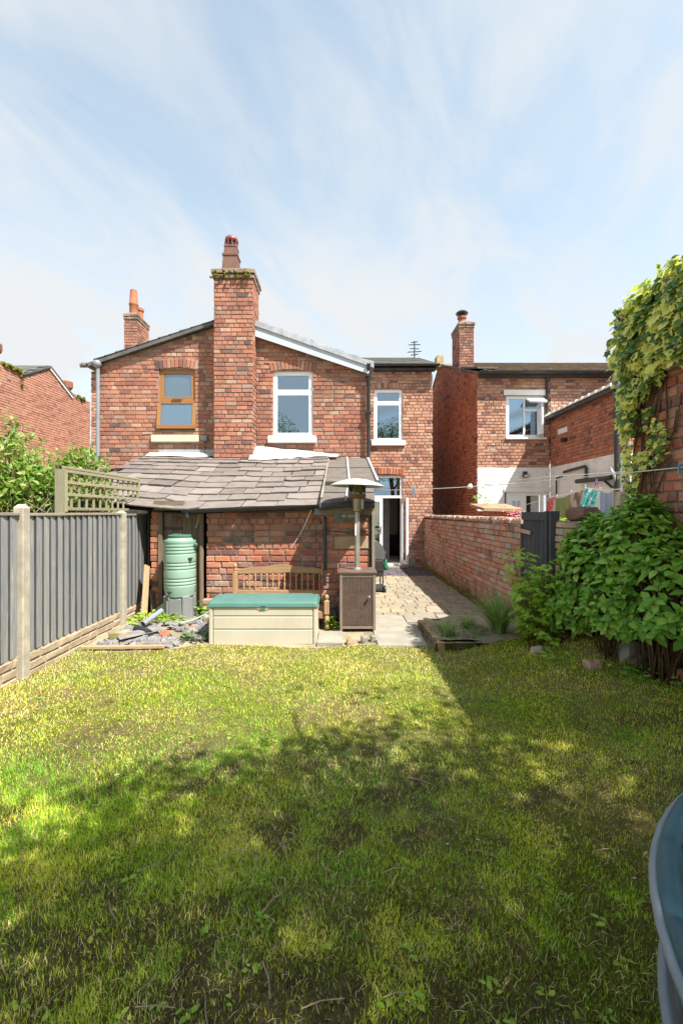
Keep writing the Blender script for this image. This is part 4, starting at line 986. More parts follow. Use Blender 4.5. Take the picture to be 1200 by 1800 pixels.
# fittings on the white wall
sp = thing('security_light', 'small black floodlight fixed to the white wall above the back door', 'floodlight', (PX(922, 12.95), 12.95, PZ(837, 12.95)))
v = Vector(W[sp.name]); m = MB(); m.bb(v.x - .09, v.x + .09, 12.82, 12.93, v.z - .04, v.z + .04, None, .01); m.build('lamp_head', m_black, sp); box_part('bracket', m_char, sp, (v.x - .05, v.x + .05, 12.9, 12.99, v.z + .04, v.z + .13)); box_part('lens', m_curtain, sp, (v.x - .07, v.x + .07, 12.815, 12.822, v.z - .03, v.z + .03))
sp = thing('wall_light', 'small pale light on the dark side wall at the corner of the right-hand house', 'wall light', (3.80, 13.0, PZ(855, 13)))
v = Vector(W[sp.name]); m = MB(); m.lathe([(.02, 0), (.06, .02), (.09, .10), (.05, .14)], (v.x - .05, 13.1, v.z - .05), 12, None, Matrix.Rotation(R(-50), 3, 'Y')); m.build('shade', m_white, sp, True); m = MB(); m.bar((3.72, 13.1, v.z + .0), (3.87, 13.1, v.z - .1), .02, .02); m.build('arm', m_grey_pipe, sp)
sp = thing('satellite_dish', 'grey dish on a bracket beside the black downpipe of the right-hand house', 'satellite dish', (PX(1078, 9.7), 9.6, PZ(834, 9.7)))
v = Vector(W[sp.name]); rr_ = Matrix.Rotation(R(70), 3, 'Y') @ Matrix.Rotation(R(30), 3, 'X'); m = MB(); m.lathe([(.01, .05), (.10, .03), (.17, 0), (.18, .012), (.10, .045), (.01, .065)], v + Vector((-.10, 0, 0)), 18, None, rr_); m.build('dish', m_grey_pipe, sp, True); m = MB(); m.bar(v + Vector((-.08, 0, 0)), v + Vector((.10, .12, -.05)), .03, .03); m.build('bracket', m_char, sp)

# ================================================================== HOUSE FAR LEFT (long brick side wall)
lh = thing('brick_house', 'long plain red brick side wall of the house beyond the left fence', 'house', (-9.8, 15, 0))
LX = -9.8
lt = slope_fn([(0, 5.93), (2.35, 5.83), (2.36, 5.80), (3.62, 6.44), (4.8, 5.83), (4.81, 5.88), (6.1, 5.90)])
brick_wall(lh, (LX, 11.7, 0), (0, 1, 0), (1, 0, 0), 6.08, 1.2, 6.6, m_brick_new, m_mortar_lt, course=.080, L=.225, jt=.011, top=lt, singles=0)
box_part('wall', m_brick_new, lh, (-15, LX - .22, 11.7, 17.6, 0, 5.7), (LX - .22, LX - .02, 11.7, 17.6, 0, 1.2))
m = MB(); m.hexa([(-15, 13.95, 5.78), (LX + .05, 13.95, 5.78), (LX + .05, 15.32, 6.46), (-15, 15.32, 6.46)], [(-15, 13.95, 5.83), (LX + .05, 13.95, 5.83), (LX + .05, 15.32, 6.52), (-15, 15.32, 6.52)]); m.build('roof', m_slate_roof, lh)
m = MB(); m.hexa([(-15, 15.32, 6.46), (LX + .05, 15.32, 6.46), (LX + .05, 16.6, 5.80), (-15, 16.6, 5.80)], [(-15, 15.32, 6.52), (LX + .05, 15.32, 6.52), (LX + .05, 16.6, 5.87), (-15, 16.6, 5.87)]); m.build('roof', m_slate_roof, lh)
roof_tiles('roof_slate', m_slate_roof, lh, (LX, 15.3, 6.525), (-1, 0, 0), (0, -1.37, -.68), 14, 5, .32, .27, .012)
m = MB(); m.bar((LX + .02, 15.32, 6.44), (LX + .02, 16.6, 5.78), .03, .10); m.build('bargeboard', m_white, lh)
ch = chimney(lh, LX - .5, LX - .02, 12.5, 13.0, 5.9, 6.05, m_brick_new, 0, .02, .10, .08)
def louvre_pot(c, par):
    m = MB(); m.lathe([(.14, 0), (.13, .06), (.15, .10), (.19, .14), (.20, .36), (.17, .38), (.05, .39)], c, 18); po = m.build('chimney_pot', m_terracotta, par, 40)
    m = MB()
    for k in range(10):
        t = k * .628; m.box((c[0] + .193 * math.cos(t), c[1] + .193 * math.sin(t), c[2] + .25), (.02, .03, .15), Matrix.Rotation(t, 3, 'Z'))
    m.build('slot', m_clay_brown, po)
louvre_pot((LX - .12, 13.0, 6.05), ch); ch2 = box_part('chimney', m_brick_new, lh, (LX - .5, LX - .02, 16.35, 16.75, 5.7, 5.95)); louvre_pot((LX - .15, 16.5, 5.95), ch2)
box_part('box', m_white, lh, (LX, LX + .1, 12.7, 12.95, 5.2, 5.34)); box_part('air_brick', m_mortar_lt, lh, (LX - .01, LX + .02, 13.35, 13.5, 5.5, 5.6))
mm = MB()
for k in range(60):
    y = U(13.15, 14.0) if k < 44 else U(16.8, 17.5); mm.lathe([(.003, -.05), (.05, -.02), (.04, .04), (.004, .06)], (LX + U(-.06, .05), y, 5.88 + U(-.05, .06) - (U(0, .5) if 13.9 < y < 14.05 else 0)), 6)
mm.build('moss', m_moss, lh, True, kind='stuff')

# ================================================================== GARDEN WALL, GATE, PIER, OUTBUILDING
gw = thing('garden_wall', 'weathered red brick garden wall running from the back door to the grey gate', 'wall', (2.36, 9.5, 0))
wt_ = slope_fn([(0, 1.40), (7.0, 1.44)])
brick_wall(gw, (2.36, YM, 0), (0, -1, 0), (-1, 0, 0), 7.0, 0, 1.44, m_brick_wall, m_mortar, course=.083, L=.225, jt=.012, top=wt_, singles=200, jit=.007)
brick_wall(gw, (2.36, 6.0, 0), (1, 0, 0), (0, -1, 0), .23, 0, 1.44, m_brick_wall, m_mortar, course=.083, L=.225, singles=20, jit=.01)
for k in range(60):
    y = 12.94 - k * .1165; single_brick(gw, m_brick_wall, Vector((2.48 + U(-.008, .008), y, 1.44 + U(-.004, .006))), Vector((0, -1, 0)), Zv, Vector((1, 0, 0)), .105, .07 + U(0, .01), .235, 'coping_brick')
mm = MB()
for k in range(220):
    y = U(6.2, 13) ** 1; mm.lathe([(.003, -.02), (.05, 0), (.035, .03), (.004, .045)], (2.345 + U(-.04, .0), y, U(0, .05)), 6)
mm.build('moss', m_moss, gw, True, kind='stuff')
gate = thing('garden_gate', 'dark grey vertical board gate in the brick boundary wall', 'gate', (2.36, 5.65, .15))
ga, gb = Vector((2.36, 5.93, 0)), Vector((2.43, 5.36, 0)); gd = (gb - ga); gl = gd.length; gd.normalize(); gn = Vector((-gd.y, gd.x, 0)) * -1
if gn.x > 0: gn = -gn
nb = 6
for k in range(nb):
    a = ga + gd * (gl * k / nb + .004); b = ga + gd * (gl * (k + 1) / nb - .004); m = MB(); t_ = .022 + U(-.003, .003)
    lo = [a, b, b - gn * t_, a - gn * t_]; m.hexa([Vector((p.x, p.y, .17)) for p in lo], [Vector((p.x, p.y, 1.50)) for p in lo]); m.build('board', m_gate, gate)
m = MB(); a, b = ga, gb; lo = [a + gn * .02, b + gn * .02, b - gn * .03, a - gn * .03]; m.hexa([Vector((p.x, p.y, 1.50)) for p in lo], [Vector((p.x, p.y, 1.60)) for p in lo]); m.build('top_rail', m_gate, gate)
m = MB(); m.bar(ga + gn * .03 + Zv * 1.36, ga + gd * .24 + gn * .03 + Zv * 1.34, .012, .05); m.build('hinge', m_steel, gate)
box_part('post', m_gate, gate, (2.35, 2.42, 5.94, 5.99, .1, 1.44))
m = MB(); m.bar(gb + gn * .0 + Zv * .1 + gd * .03, gb + Zv * 1.61 + gd * .03, .06, .10, (1, 0, 0)); m.bar(gb + gd * .12 + Zv * .1, gb + gd * .12 + Zv * 1.61, .05, .10, (1, 0, 0)); m.build('post', m_gate, gate)
m = MB(); m.bar(gb + gn * .02 + Zv * .95, gb + gd * .14 + gn * .05 + Zv * .93, .02, .03); m.build('latch', m_rust, gate)
pw = thing('garden_wall', 'short brick pier wall between the gate and the leafy bush', 'wall', (2.5, 4.9, .2))
brick_wall(pw, (2.44, 5.20, 0), (0, -1, 0), (-1, 0, 0), .50, .1, 1.50, m_brick_wall, m_mortar, course=.083, L=.225, singles=60, jit=.008)
brick_wall(pw, (2.44, 4.70, 0), (1, 0, 0), (0, -1, 0), .52, .1, 1.42, m_brick_wall, m_mortar_dk, course=.083, L=.225, singles=30)
def rock(name, label, cat, c, d, mat, seed, group=None, n=9):
    o = thing(name, label, cat, c, group); m = MB(); r0 = random.Random(seed)
    vs, fs = [], []; nl, ns = 6, n
    for i in range(nl + 1):
        ph = math.pi * i / nl
        for k in range(ns):
            t = 2 * math.pi * k / ns; e = .8
            sx_ = math.copysign(abs(math.cos(t)) ** e, math.cos(t)) * math.sin(ph) ** .6; sy_ = math.copysign(abs(math.sin(t)) ** e, math.sin(t)) * math.sin(ph) ** .6; sz_ = math.copysign(abs(math.cos(ph)) ** .7, math.cos(ph))
            j = 1 + r0.uniform(-.2, .15); vs.append((c[0] + sx_ * d[0] / 2 * j, c[1] + sy_ * d[1] / 2 * j, c[2] + d[2] / 2 - sz_ * d[2] / 2 * j))
    for i in range(nl):
        for k in range(ns): k2 = (k + 1) % ns; fs.append((i * ns + k, i * ns + k2, (i + 1) * ns + k2, (i + 1) * ns + k))
    m.add(vs, fs); m.build('stone', mat, o); return o
rock('stone_block', 'dark brown sandstone lump lying on the pier wall beside the gate', 'stone', (2.62, 4.93, 1.49), (.30, .36, .16), m_clay_brown, 3)
# tall outbuilding that carries the ivy
ob = thing('brick_outbuilding', 'tall rough brick outbuilding at the right edge half covered in ivy', 'outbuilding', (2.95, 3.7, .1))
BX = 2.95; OY = 4.62
brick_wall(ob, (BX, OY, 0), (0, -1, 0), (-1, 0, 0), 2.9, 0, 3.60, m_brick_out, m_mortar_out, course=.094, L=.245, jt=.016, singles=260, jit=.008)
brick_wall(ob, (BX + 2.2, OY, 0), (-1, 0, 0), (0, 1, 0), 2.2, 0, 3.60, m_brick_out, m_mortar_out, course=.094, L=.245, jt=.016)
box_part('wall', m_brick_out, ob, (BX + .22, BX + 2.2, OY - 2.9, OY - 2.7, 0, 3.6), (BX + 2.0, BX + 2.2, OY - 2.7, OY - .23, 0, 3.6))
m = MB(); m.hexa([(BX - .10, OY - 3.0, 3.60), (BX + 2.3, OY - 3.0, 4.3), (BX + 2.3, OY + .12, 4.3), (BX - .10, OY + .12, 3.60)], [(BX - .10, OY - 3.0, 3.66), (BX + 2.3, OY - 3.0, 4.36), (BX + 2.3, OY + .12, 4.36), (BX - .10, OY + .12, 3.66)]); m.build('roof', m_slate, ob)
bb_ = thing('bird_box', 'pale little box with a round dark hole fixed to the ivy wall', 'bird box', (BX - .06, 3.93, 2.9))
v = Vector((BX, 3.95, PZ(627, 3.95))); m = MB(); m.bb(BX - .10, BX - .002, v.y - .09, v.y + .07, v.z - .10, v.z + .08, None, .008); m.build('body', m_capwood, bb_); m = MB(); m.tube([(BX - .098, v.y + .01, v.z + .02), (BX - .106, v.y + .01, v.z + .02)], .022, 12); m.build('entrance_hole', m_black, bb_); box_part('roof', m_lead, bb_, (BX - .13, BX, v.y - .10, v.y + .09, v.z + .081, v.z + .10))

# ================================================================== FENCE, TRELLIS
m_fence_edge = wood('dark_fence_edge', (.085, .09, .095), (.055, .06, .064), (.2, .17, .13), .4)  # near edge face of each board, darker than its front
fence = thing('timber_fence', 'blue grey feather edge fence between concrete posts along the left side', 'fence', (-3.05, 5.3, 0))
fx = -3.06
posts = [2.35, 4.36, 6.34]
for k, y in enumerate(posts):
    ztop = [1.66, 1.675, 1.62][k]
    m = MB(); m.bb(fx - .05, fx + .05, y - .05, y + .05, -.1, ztop - .03, None, .008); po = m.build('post', m_conc, fence)
    m = MB(); sq_ring(m, (fx, y, ztop - .035), [(.048, 0), (.02, .035)]); m.build('cap', m_conc, po)
def ftile(y0, y1, ztop, nboard, zb=.24):
    st = (y1 - y0) / nboard
    for i in range(nboard):
        ya = y0 + i * st; m = MB(); d_ = U(-.002, .003); zt = ztop - .035 + U(-.004, .004); tw = U(-.003, .003)
        # feather edge: thick towards the camera, thin edge tucked under the next board
        lo = [(fx - .012, ya - .004, zb), (fx + .024 + d_, ya - .004, zb), (fx + .004 + d_ + tw, ya + st - .006, zb), (fx - .012, ya + st - .006, zb)]
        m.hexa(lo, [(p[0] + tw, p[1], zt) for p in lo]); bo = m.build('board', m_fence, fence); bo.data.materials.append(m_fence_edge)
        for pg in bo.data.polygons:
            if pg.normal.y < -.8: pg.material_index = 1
    m = MB(); m.bb(fx - .03, fx + .032, y0, y1, ztop - .034, ztop - .005, None, .004); m.build('capping_rail', m_capwood, fence)
    m = MB(); m.bb(fx - .05, fx - .013, y0, y1, .5, .54); m.bb(fx - .05, fx - .013, y0, y1, 1.3, 1.34); m.build('rail', m_oldwood, fence)
    gb_ = MB(); gb_.bb(fx - .02, fx + .012, y0, y1, -.08, .235, .5); go = gb_.build('gravel_board', m_rock, fence)
    for r_ in range(3):
        y = y0 + .02
        while y < y1 - .06:
            L_ = min(U(.16, .42), y1 - .015 - y); z_ = -.03 + r_ * .088; j = lambda: U(-.006, .006); e = .012
            a = [(fx + .010, y, z_), (fx + .010, y + L_ - .012, z_), (fx + .010, y + L_ - .012, z_ + .078), (fx + .010, y, z_ + .078)]
            b = [(fx + .026 + j(), y + e + j(), z_ + e + j()), (fx + .026 + j(), y + L_ - .012 - e + j(), z_ + e + j()), (fx + .026 + j(), y + L_ - .012 - e, z_ + .066 + j()), (fx + .026 + j(), y + e, z_ + .066 + j())]
            m = MB(); m.hexa(a, b); m.build('stone', m_rock, go); y += L_
ftile(2.41, 4.30, 1.60, 16); ftile(4.42, 6.28, 1.595, 16); ftile(6.40, 7.30, 1.58, 8)
tr = thing('trellis', 'weathered pale timber trellis panel standing above the fence', 'trellis', (-3.13, 6.1, 1.6))
tx, ty0, ty1, tz0, tz1 = -3.14, 5.18, 7.06, 1.60, 2.09
box_part('post', m_trellis, tr, (tx - .05, tx + .02, ty0 - .11, ty0 - .035, .3, 2.08)); 
for q in ((tx - .02, tx + .02, ty0 - .03, ty0 + .02, tz0, tz1), (tx - .02, tx + .02, ty1 - .04, ty1, tz0 + .22, tz1), (tx - .022, tx + .024, ty0 - .03, ty1, tz1 + .001, tz1 + .03), (tx - .02, tx + .02, ty0 + .02, ty1 - .04, tz1 - .04, tz1)): box_part('frame', m_trellis, tr, q, bev=.003)
for k in range(11):
    y = ty0 + .12 + k * .158; z_ = tz0 if k < 9 else tz0 + .22
    box_part('slat', m_trellis, tr, (tx - .018, tx - .003, y, y + .034, z_ + U(-.01, .01), tz1 - .04), bev=.002)
for z_, ye in ((1.80, ty1 - .04), (1.95 - .01, ty1 - .04), (1.635, ty1 - .3)):
    box_part('slat', m_trellis, tr, (tx - .002, tx + .012, ty0 + .02, ye, z_ - .017, z_ + .017), bev=.002)
# ================================================================== PATIO
def paver_mat():
    n = NT('riven_paver'); c = n.ramp(n.rnd(), [(0, (.26, .225, .17)), (.3, (.32, .265, .185)), (.55, (.24, .22, .18)), (.75, (.37, .30, .20)), (.9, (.22, .20, .175)), (1, (.30, .24, .17))])
    c = n.mix(n.smooth(n.noise(7, 7, rough=.7), .4, .7, 0, .55), c, n.mix(1.0, c, (.68, .68, .66), 'MULTIPLY'))
    c = n.mix(n.smooth(n.noise(2.2, 6), .52, .70, 0, .5), c, (.20, .19, .075))
    n.bump(n.math('ADD', n.noise(60, 6), n.noise(12, 4)), .4, .006); return n.fin(c, .9, .2)
m_paver = paver_mat()
patio = tag(box_part('patio_bed', plain('paver_joint', (.27, .235, .17), (.18, .17, .09), 9, .95, .1, .5, 90), None, (.30, 2.345, 5.3, 11.3, -.1, .008)), kind='structure')
def paver(x0, x1, y0, y1, mat=m_paver, z=.03):
    m = MB(); g = .006; t = U(-.003, .004); j = lambda: U(-.005, .005)
    x0 += g; x1 -= g; y0 += g; y1 -= g; b = .007
    lo = [(x0, y0, -.01), (x1, y0, -.01), (x1, y1, -.01), (x0, y1, -.01)]
    md = [(x0 + j(), y0 + j(), z - .006 + t), (x1 + j(), y0 + j(), z - .006 + t), (x1 + j(), y1 + j(), z - .006 + t), (x0 + j(), y1 + j(), z - .006 + t)]
    cx_, cy_ = (x0 + x1) / 2, (y0 + y1) / 2
    hi = [(p[0] + (b if p[0] < cx_ else -b), p[1] + (b if p[1] < cy_ else -b), z + t + U(-.002, .002)) for p in md]
    m.add(lo + md + hi, [(0, 1, 5, 4), (1, 2, 6, 5), (2, 3, 7, 6), (3, 0, 4, 7), (4, 5, 9, 8), (5, 6, 10, 9), (6, 7, 11, 10), (7, 4, 8, 11), (8, 9, 10, 11)])
    m.build('paver', mat, patio)
y = 6.95; row = 0
while y < 11.2:
    d_ = random.choice((.17, .17, .21, .24)); x = .42 - (U(.05, .15)); 
    while x < 2.33:
        w_ = random.choice((.17, .24, .24, .33)); xe = x + w_
        if 2.34 - xe < .10: xe = 2.34
        paver(x, min(xe, 2.34), y, y + d_); x = xe
    y += d_; row += 1
m_slab = plain('grey_flagstone', (.33, .30, .245), (.25, .23, .19), 3.5, .9, .2, .4, 60, dirt=.35, rv=.25)
for (x0, x1, y0, y1) in ((.42, .93, 6.42, 6.94), (.93, 1.42, 6.5, 6.94), (1.42, 1.95, 6.5, 6.94), (1.95, 2.34, 6.5, 6.94), (.42, 1.05, 5.85, 6.42), (.42, 1.02, 5.36, 5.85)):
    paver(x0, x1, y0, y1, m_slab, .032)
paver(-.30, .02, 5.42, 5.95, m_slab, .045)
# slate chippings by the back door
m_chip = plain('purple_slate_chip', (.17, .145, .16), (.10, .085, .095), 12, .7, .3, .2, 40, rv=.6)
def shards(name, xr, yr, n, smin, smax, mat, zf, dens=None):
    V, Fc, Rr = [], [], []; b = 0
    for k in range(n):
        x, y = U(*xr), U(*yr)
        if dens and random.random() > dens(x, y): continue
        s_ = U(smin, smax); a = U(0, 6.28); h = s_ * U(.15, .4); tl = Matrix.Rotation(a, 3, 'Z') @ Matrix.Rotation(U(-.5, .5), 3, 'X') @ Matrix.Rotation(U(-.35, .35), 3, 'Y')
        c = Vector((x, y, zf(x, y) + U(0, .02)))
        r_ = [Vector((math.cos(t) * s_ * U(.6, 1), math.sin(t) * s_ * U(.4, .7), 0)) for t in (0, 1.3, 2.5, 3.6, 5.1)]
        lo = [c + tl @ p for p in r_]; hi = [c + tl @ (p * .85 + Vector((0, 0, h))) for p in r_]
        V += [tuple(p) for p in lo + hi]; Fc += [tuple(i + b for i in f) for f in [(5, 6, 7, 8, 9)] + [(i, (i + 1) % 5, 5 + (i + 1) % 5, 5 + i) for i in range(5)]]; Rr += [random.random()] * 10; b += 10
    me = MB(); me.v, me.f, me.r = V, Fc, Rr; return tag(me.build(name, mat, None), kind='stuff')
shards('slate_chippings', (.46, 2.33), (11.2, 12.95), 4200, .02, .05, m_chip, lambda x, y: .015)
# brick edged bed at the end of the patio
bed = thing('raised_bed', 'low brick edged planting bed with soil beside the patio', 'planting bed', (1.7, 5.7, 0))
m = MB(); m.grid(lambda a, b: (1.13 + 1.27 * a, 5.2 + 1.2 * b, .085 + .07 * float(fbm(a * 7, b * 7, 9)) + .03 * a), 24, 20, .5); m.build('soil', m_ground, bed, True)
def edge_brick(x, y, z, ang, L_=.215, w_=.10, h_=.12, mat=m_brick_wall):
    d_ = Vector((math.cos(ang), math.sin(ang), 0)); s_ = Vector((-math.sin(ang), math.cos(ang), 0))
    single_brick(bed, mat, Vector((x, y, z)), d_, s_, Zv, L_, w_, h_)
for k in range(5): edge_brick(1.055 - .01 * k + .03, 5.26 + k * .222, .06, R(-90) + U(-.03, .03), h_=.13)
for k in range(5): edge_brick(1.17 + k * .225, 5.14 + U(-.008, .008) + k * .008, .055, U(-.03, .03), h_=.12)
m = MB(); m.bb(1.25, 1.95, 6.28, 6.34, .03, .115); m.build('timber_edge', m_oldwood, bed)
for (x, y) in ((.10, 5.50), (.28, 5.54), (.40, 5.60)):
    o_ = rock('kerb_stone', {.10: 'rusty brown half brick set in the lawn edge beside the heater', .28: 'small upright pale kerb stone on the lawn edge in front of the heater', .40: 'grey kerb stone at the corner of the flagstones by the lawn'}[x], 'kerb stone', (x, y, -.02), (.10 if x < .35 else .12, .12, .12 if x > .2 else .10), m_sand if x < .2 else m_slab, int(x * 100))

# ================================================================== CORNER BY THE BUTT: rubble, planks, pipes
def rub_d(x, y): return .95 if fbm(x * 2.2, y * 2.2, 17) > .47 else .12
shards('slate_rubble', (-2.85, -1.95), (5.35, 6.15), 420, .03, .11, plain('broken_slate', (.29, .27, .26), (.18, .17, .17), 9, .8, .25, .3, 40, rv=.5), lambda x, y: Hf(x, y) + .012, rub_d)
shards('slate_rubble', (-2.0, -1.65), (5.6, 6.35), 140, .03, .10, bpy.data.materials['broken_slate'], lambda x, y: Hf(x, y) + .02)
def one(name, label, cat, mat, build, smooth=False, group=None):
    m = MB(); build(m); return tag(m.build(name, mat, None, smooth), label, cat, group)
one('brick', 'broken red brick lying on slates near the fence foot', 'brick', m_brick_wall, lambda m: m.bar((-2.82, 5.52, .10), (-2.60, 5.62, .105), .105, .085, bev=.012))
one('timber_edging', 'thin bleached timber strip lying along the lawn edge by the rubble', 'timber strip', m_plank, lambda m: m.bar((-3.0, 5.25, .035), (-2.05, 5.28, .04), .05, .035, bev=.004))
one('paving_slab', 'pale square slab lying flat at the foot of the second concrete post', 'slab', m_slab, lambda m: m.bar((-2.92, 5.92, .055), (-2.52, 5.98, .075), .36, .04, bev=.006))
one('slate', 'large dark loose roofing slate leaning on the rubble heap', 'slate', bpy.data.materials['broken_slate'], lambda m: m.bar((-2.70, 5.50, .085), (-2.28, 5.80, .13), .24, .012, bev=.003))
one('plastic_pipe', 'short pale grey plastic pipe offcut lying on the rubble', 'pipe', m_grey_pipe, lambda m: (m.lathe([(.036, 0), (.036, .38), (.030, .38), (.030, 0)], (-2.56, 5.88, .15), 16, None, Matrix((Vector((.26, .93, .26)).normalized().cross(Vector((0, 0, 1))).normalized(), Vector((.26, .93, .26)).normalized().cross(Vector((.26, .93, .26)).normalized().cross(Vector((0, 0, 1))).normalized()), Vector((.26, .93, .26)).normalized())).transposed(), False)), 50)
one('pipe_elbow', 'black plastic pipe elbow on the rubble below the grey pipe', 'pipe', m_black, lambda m: m.tube([(-2.62, 5.82, .11), (-2.48, 5.74, .105), (-2.40, 5.66, .10), (-2.36, 5.60, .095)], [.05, .043, .043, .05], 14), 50)
one('plank', 'rough brown plank leaning upright against the fence corner', 'plank', m_plank, lambda m: m.bar((-2.78, 6.40, .02), (-2.90, 6.80, .80), .11, .025, (1, -.3, 0), bev=.004))
one('plank', 'mossy dark board leaning behind the brown plank', 'plank', m_oldwood, lambda m: m.bar((-2.73, 6.68, .02), (-2.83, 6.82, .42), .10, .02, (1, -.3, 0)))
one('plastic_sheet', 'folded pale green plastic sheet slumped beside the butt stand', 'sheet', m_butt, lambda m: m.grid(lambda a, b: (-2.80 + .26 * a, 6.74 - .1 * b - .05 * a, .08 + .30 * a * (1 - .5 * b) + .02 * math.sin(a * 7 + b * 4)), 8, 5))
one('garden_hose', 'dull green hose curling over soil from behind the storage box', 'hose', m_butt_dk if False else m_butt, lambda m: m.tube([(-1.66, 6.30, .30), (-1.80, 6.36, .24), (-1.92, 6.34, .16), (-2.05, 6.22, .11), (-2.22, 6.10, .10), (-2.36, 6.12, .10)], .014, 8), True)
rock('brick', 'worn pinkish brick lump at the back corner of the storage box', 'brick', (-1.80, 6.22, .06), (.2, .16, .14), m_brick_wall, 21)
rock('brick', 'long orange half-buried brick beside the slate pieces left of the box', 'brick', (-1.97, 6.0, .03), (.1, .34, .07), m_brick_hot, 22)
rock('brick', 'small orange brick fragment at the rim of the bare soil patch', 'brick', (-2.2, 5.68, .04), (.14, .10, .08), m_brick_hot, 23)
for k, (z_, lab) in enumerate(((.0, 'grey brick at the bottom of the small stack beside the doorway'), (.085, 'blackened brick in the middle of the small stack beside the doorway'), (.17, 'topmost brick of the small stack beside the dark doorway'))):
    one('brick', lab, 'brick', m_brick_wall, lambda m: m.box((-2.0 + k * .01, 6.76, .10 + z_), (.14, .12, .08), None, None, .01), group='bricks stacked beside the doorway')

# ================================================================== WATER BUTT
bs = thing('butt_stand', 'grey plastic stand under the green water butt', 'stand', (-2.34, 6.60, .08)); bc = Vector((-2.34, 6.60, 0))
m = MB(); m.lathe([(.225, .08), (.205, .36), (.19, .375), (.02, .375)], bc, 8, None, Matrix.Rotation(R(22.5), 3, 'Z')); m.build('body', m_stand, bs)
for t in (-2.3, -.85, .85, 2.3):
    m = MB(); m.box(bc + Vector((.185 * math.cos(t), .185 * math.sin(t), .245)), (.09, .11, .33), Matrix.Rotation(t, 3, 'Z'), None, .01); m.build('leg', m_stand, bs)
wb = thing('water_butt', 'pale green ribbed plastic water butt standing in front of the plank door', 'water butt', (-2.34, 6.60, .38))
prof = [(.03, .37), (.17, .37), (.20, .40), (.212, .47), (.218, .53)]
z = .545
for grp in range(3):
    for k in range(3 if grp < 2 else 4):
        prof += [(.219, z), (.212, z + .007), (.212, z + .016), (.220, z + .026), (.221, z + .034)]; z += .046
    prof += [(.221, z + .005), (.221, z + .065 if grp < 2 else z + .01)]; z += .085 if grp < 2 else .02
prof += [(.219, z), (.216, 1.12), (.200, 1.18), (.168, 1.222), (.165, 1.228), (.02, 1.23)]
m = MB(); m.lathe(prof, bc, 40); m.build('barrel', m_butt, wb, 32)
m = MB(); m.lathe([(.160, 1.228), (.165, 1.24), (.165, 1.262), (.15, 1.27), (.02, 1.268)], bc, 32); lid_ = m.build('lid', m_butt_dk, wb, 32); m = MB(); m.bb(bc.x - .09, bc.x + .03, bc.y - .06, bc.y, 1.266, 1.285, None, .006); m.build('handle', m_butt_dk, lid_)
m = MB(); m.tube([bc + Vector((-.075, -.20, .46)), bc + Vector((-.085, -.26, .46)), bc + Vector((-.087, -.275, .44)), bc + Vector((-.087, -.275, .40))], .015, 10); m.tube([bc + Vector((-.10, -.25, .475)), bc + Vector((-.03, -.25, .48))], .009, 8); m.build('tap', m_char, wb, 50)
m = MB(); m.lathe([(.028, 0), (.028, .06)], bc + Vector((.20, -.03, 1.13)), 12, None, Matrix.Rotation(R(90), 3, 'Y')); m.build('inlet', m_butt_dk, wb, 40)
box_part('hose_clip', m_char, wb, (bc.x + .17, bc.x + .22, bc.y - .15, bc.y - .1, .93, .95))

# ================================================================== STORAGE BOX
sb = thing('storage_box', 'beige plastic garden storage box with a green lid on the lawn edge', 'storage box', (-.95, 5.8, 0))
sx0, sx1, sy0, sy1 = -1.60, -.295, 5.50, 6.06
m = MB(); m.hexa([(sx0 + .005, sy0 + .01, -.02), (sx1 - .005, sy0 + .01, -.02), (sx1 - .005, sy1 - .01, -.02), (sx0 + .005, sy1 - .01, -.02)], [(sx0 + .02, sy0 + .012, .455), (sx1 - .02, sy0 + .012, .455), (sx1 - .02, sy1 - .012, .455), (sx0 + .02, sy1 - .012, .455)]); m.build('inner_body', m_box, sb)
m = MB(); pr = []
for k, (z0_, z1_) in enumerate(((0, .175), (.187, .335), (.347, .448))):     # front panels with grooves between them
    m = MB(); m.bb(sx0 + .055, sx1 - .055, sy0 - .004, sy0 + .02, z0_, z1_, .5, .006); m.build('panel', m_box, sb)
m = MB(); m.bb(sx0, sx0 + .045, sy0 - .008, sy0 + .05, -.02, .455, .5, .008); m.bb(sx1 - .045, sx1, sy0 - .008, sy0 + .05, -.02, .455, .5, .008); m.build('corner_trim', m_box, sb)
m = MB(); xm = (sx0 + sx1) / 2
m.hexa([(xm - .03, sy0 - .012, .415), (xm + .03, sy0 - .012, .415), (xm + .03, sy0 + .01, .415), (xm - .03, sy0 + .01, .415)], [(xm - .13, sy0 - .012, .456), (xm + .13, sy0 - .012, .456), (xm + .13, sy0 + .01, .456), (xm - .13, sy0 + .01, .456)]); m.build('finger_notch', m_box, sb); box_part('latch', m_lid, sb, (xm - .03, xm + .03, sy0 - .02, sy0 - .011, .43, .465))
m = MB()
def lidp(a, b):
    x = sx0 - .012 + (sx1 - sx0 + .024) * a; e = min(a, 1 - a) * (sx1 - sx0); y = sy0 - .018 + (sy1 - sy0 + .03) * b
    z = .462 + .052 * min(1, b / .03) ** .5 + .045 * math.sin(math.pi * (.12 + .80 * b)) - .018
    z -= .05 * max(0, 1 - e / .03) ** 2 * (b > .0)
    return (x, y, max(z, .462))
xs_ = [0, .003, .008, .016, .03, .045] + [.1 + .8 * k / 10 for k in range(11)] + [.955, .97, .984, .992, .997, 1]
ys_ = [0, .004, .012, .03, .06] + [.1 + .9 * k / 12 for k in range(13)]
vs = [lidp(a, b) for b in ys_ for a in xs_]; nx = len(xs_); fs = [(j * nx + i, j * nx + i + 1, (j + 1) * nx + i + 1, (j + 1) * nx + i) for j in range(len(ys_) - 1) for i in range(nx - 1)]
m.add(vs, fs, .5); lid2 = m.build('lid', m_lid, sb, True)
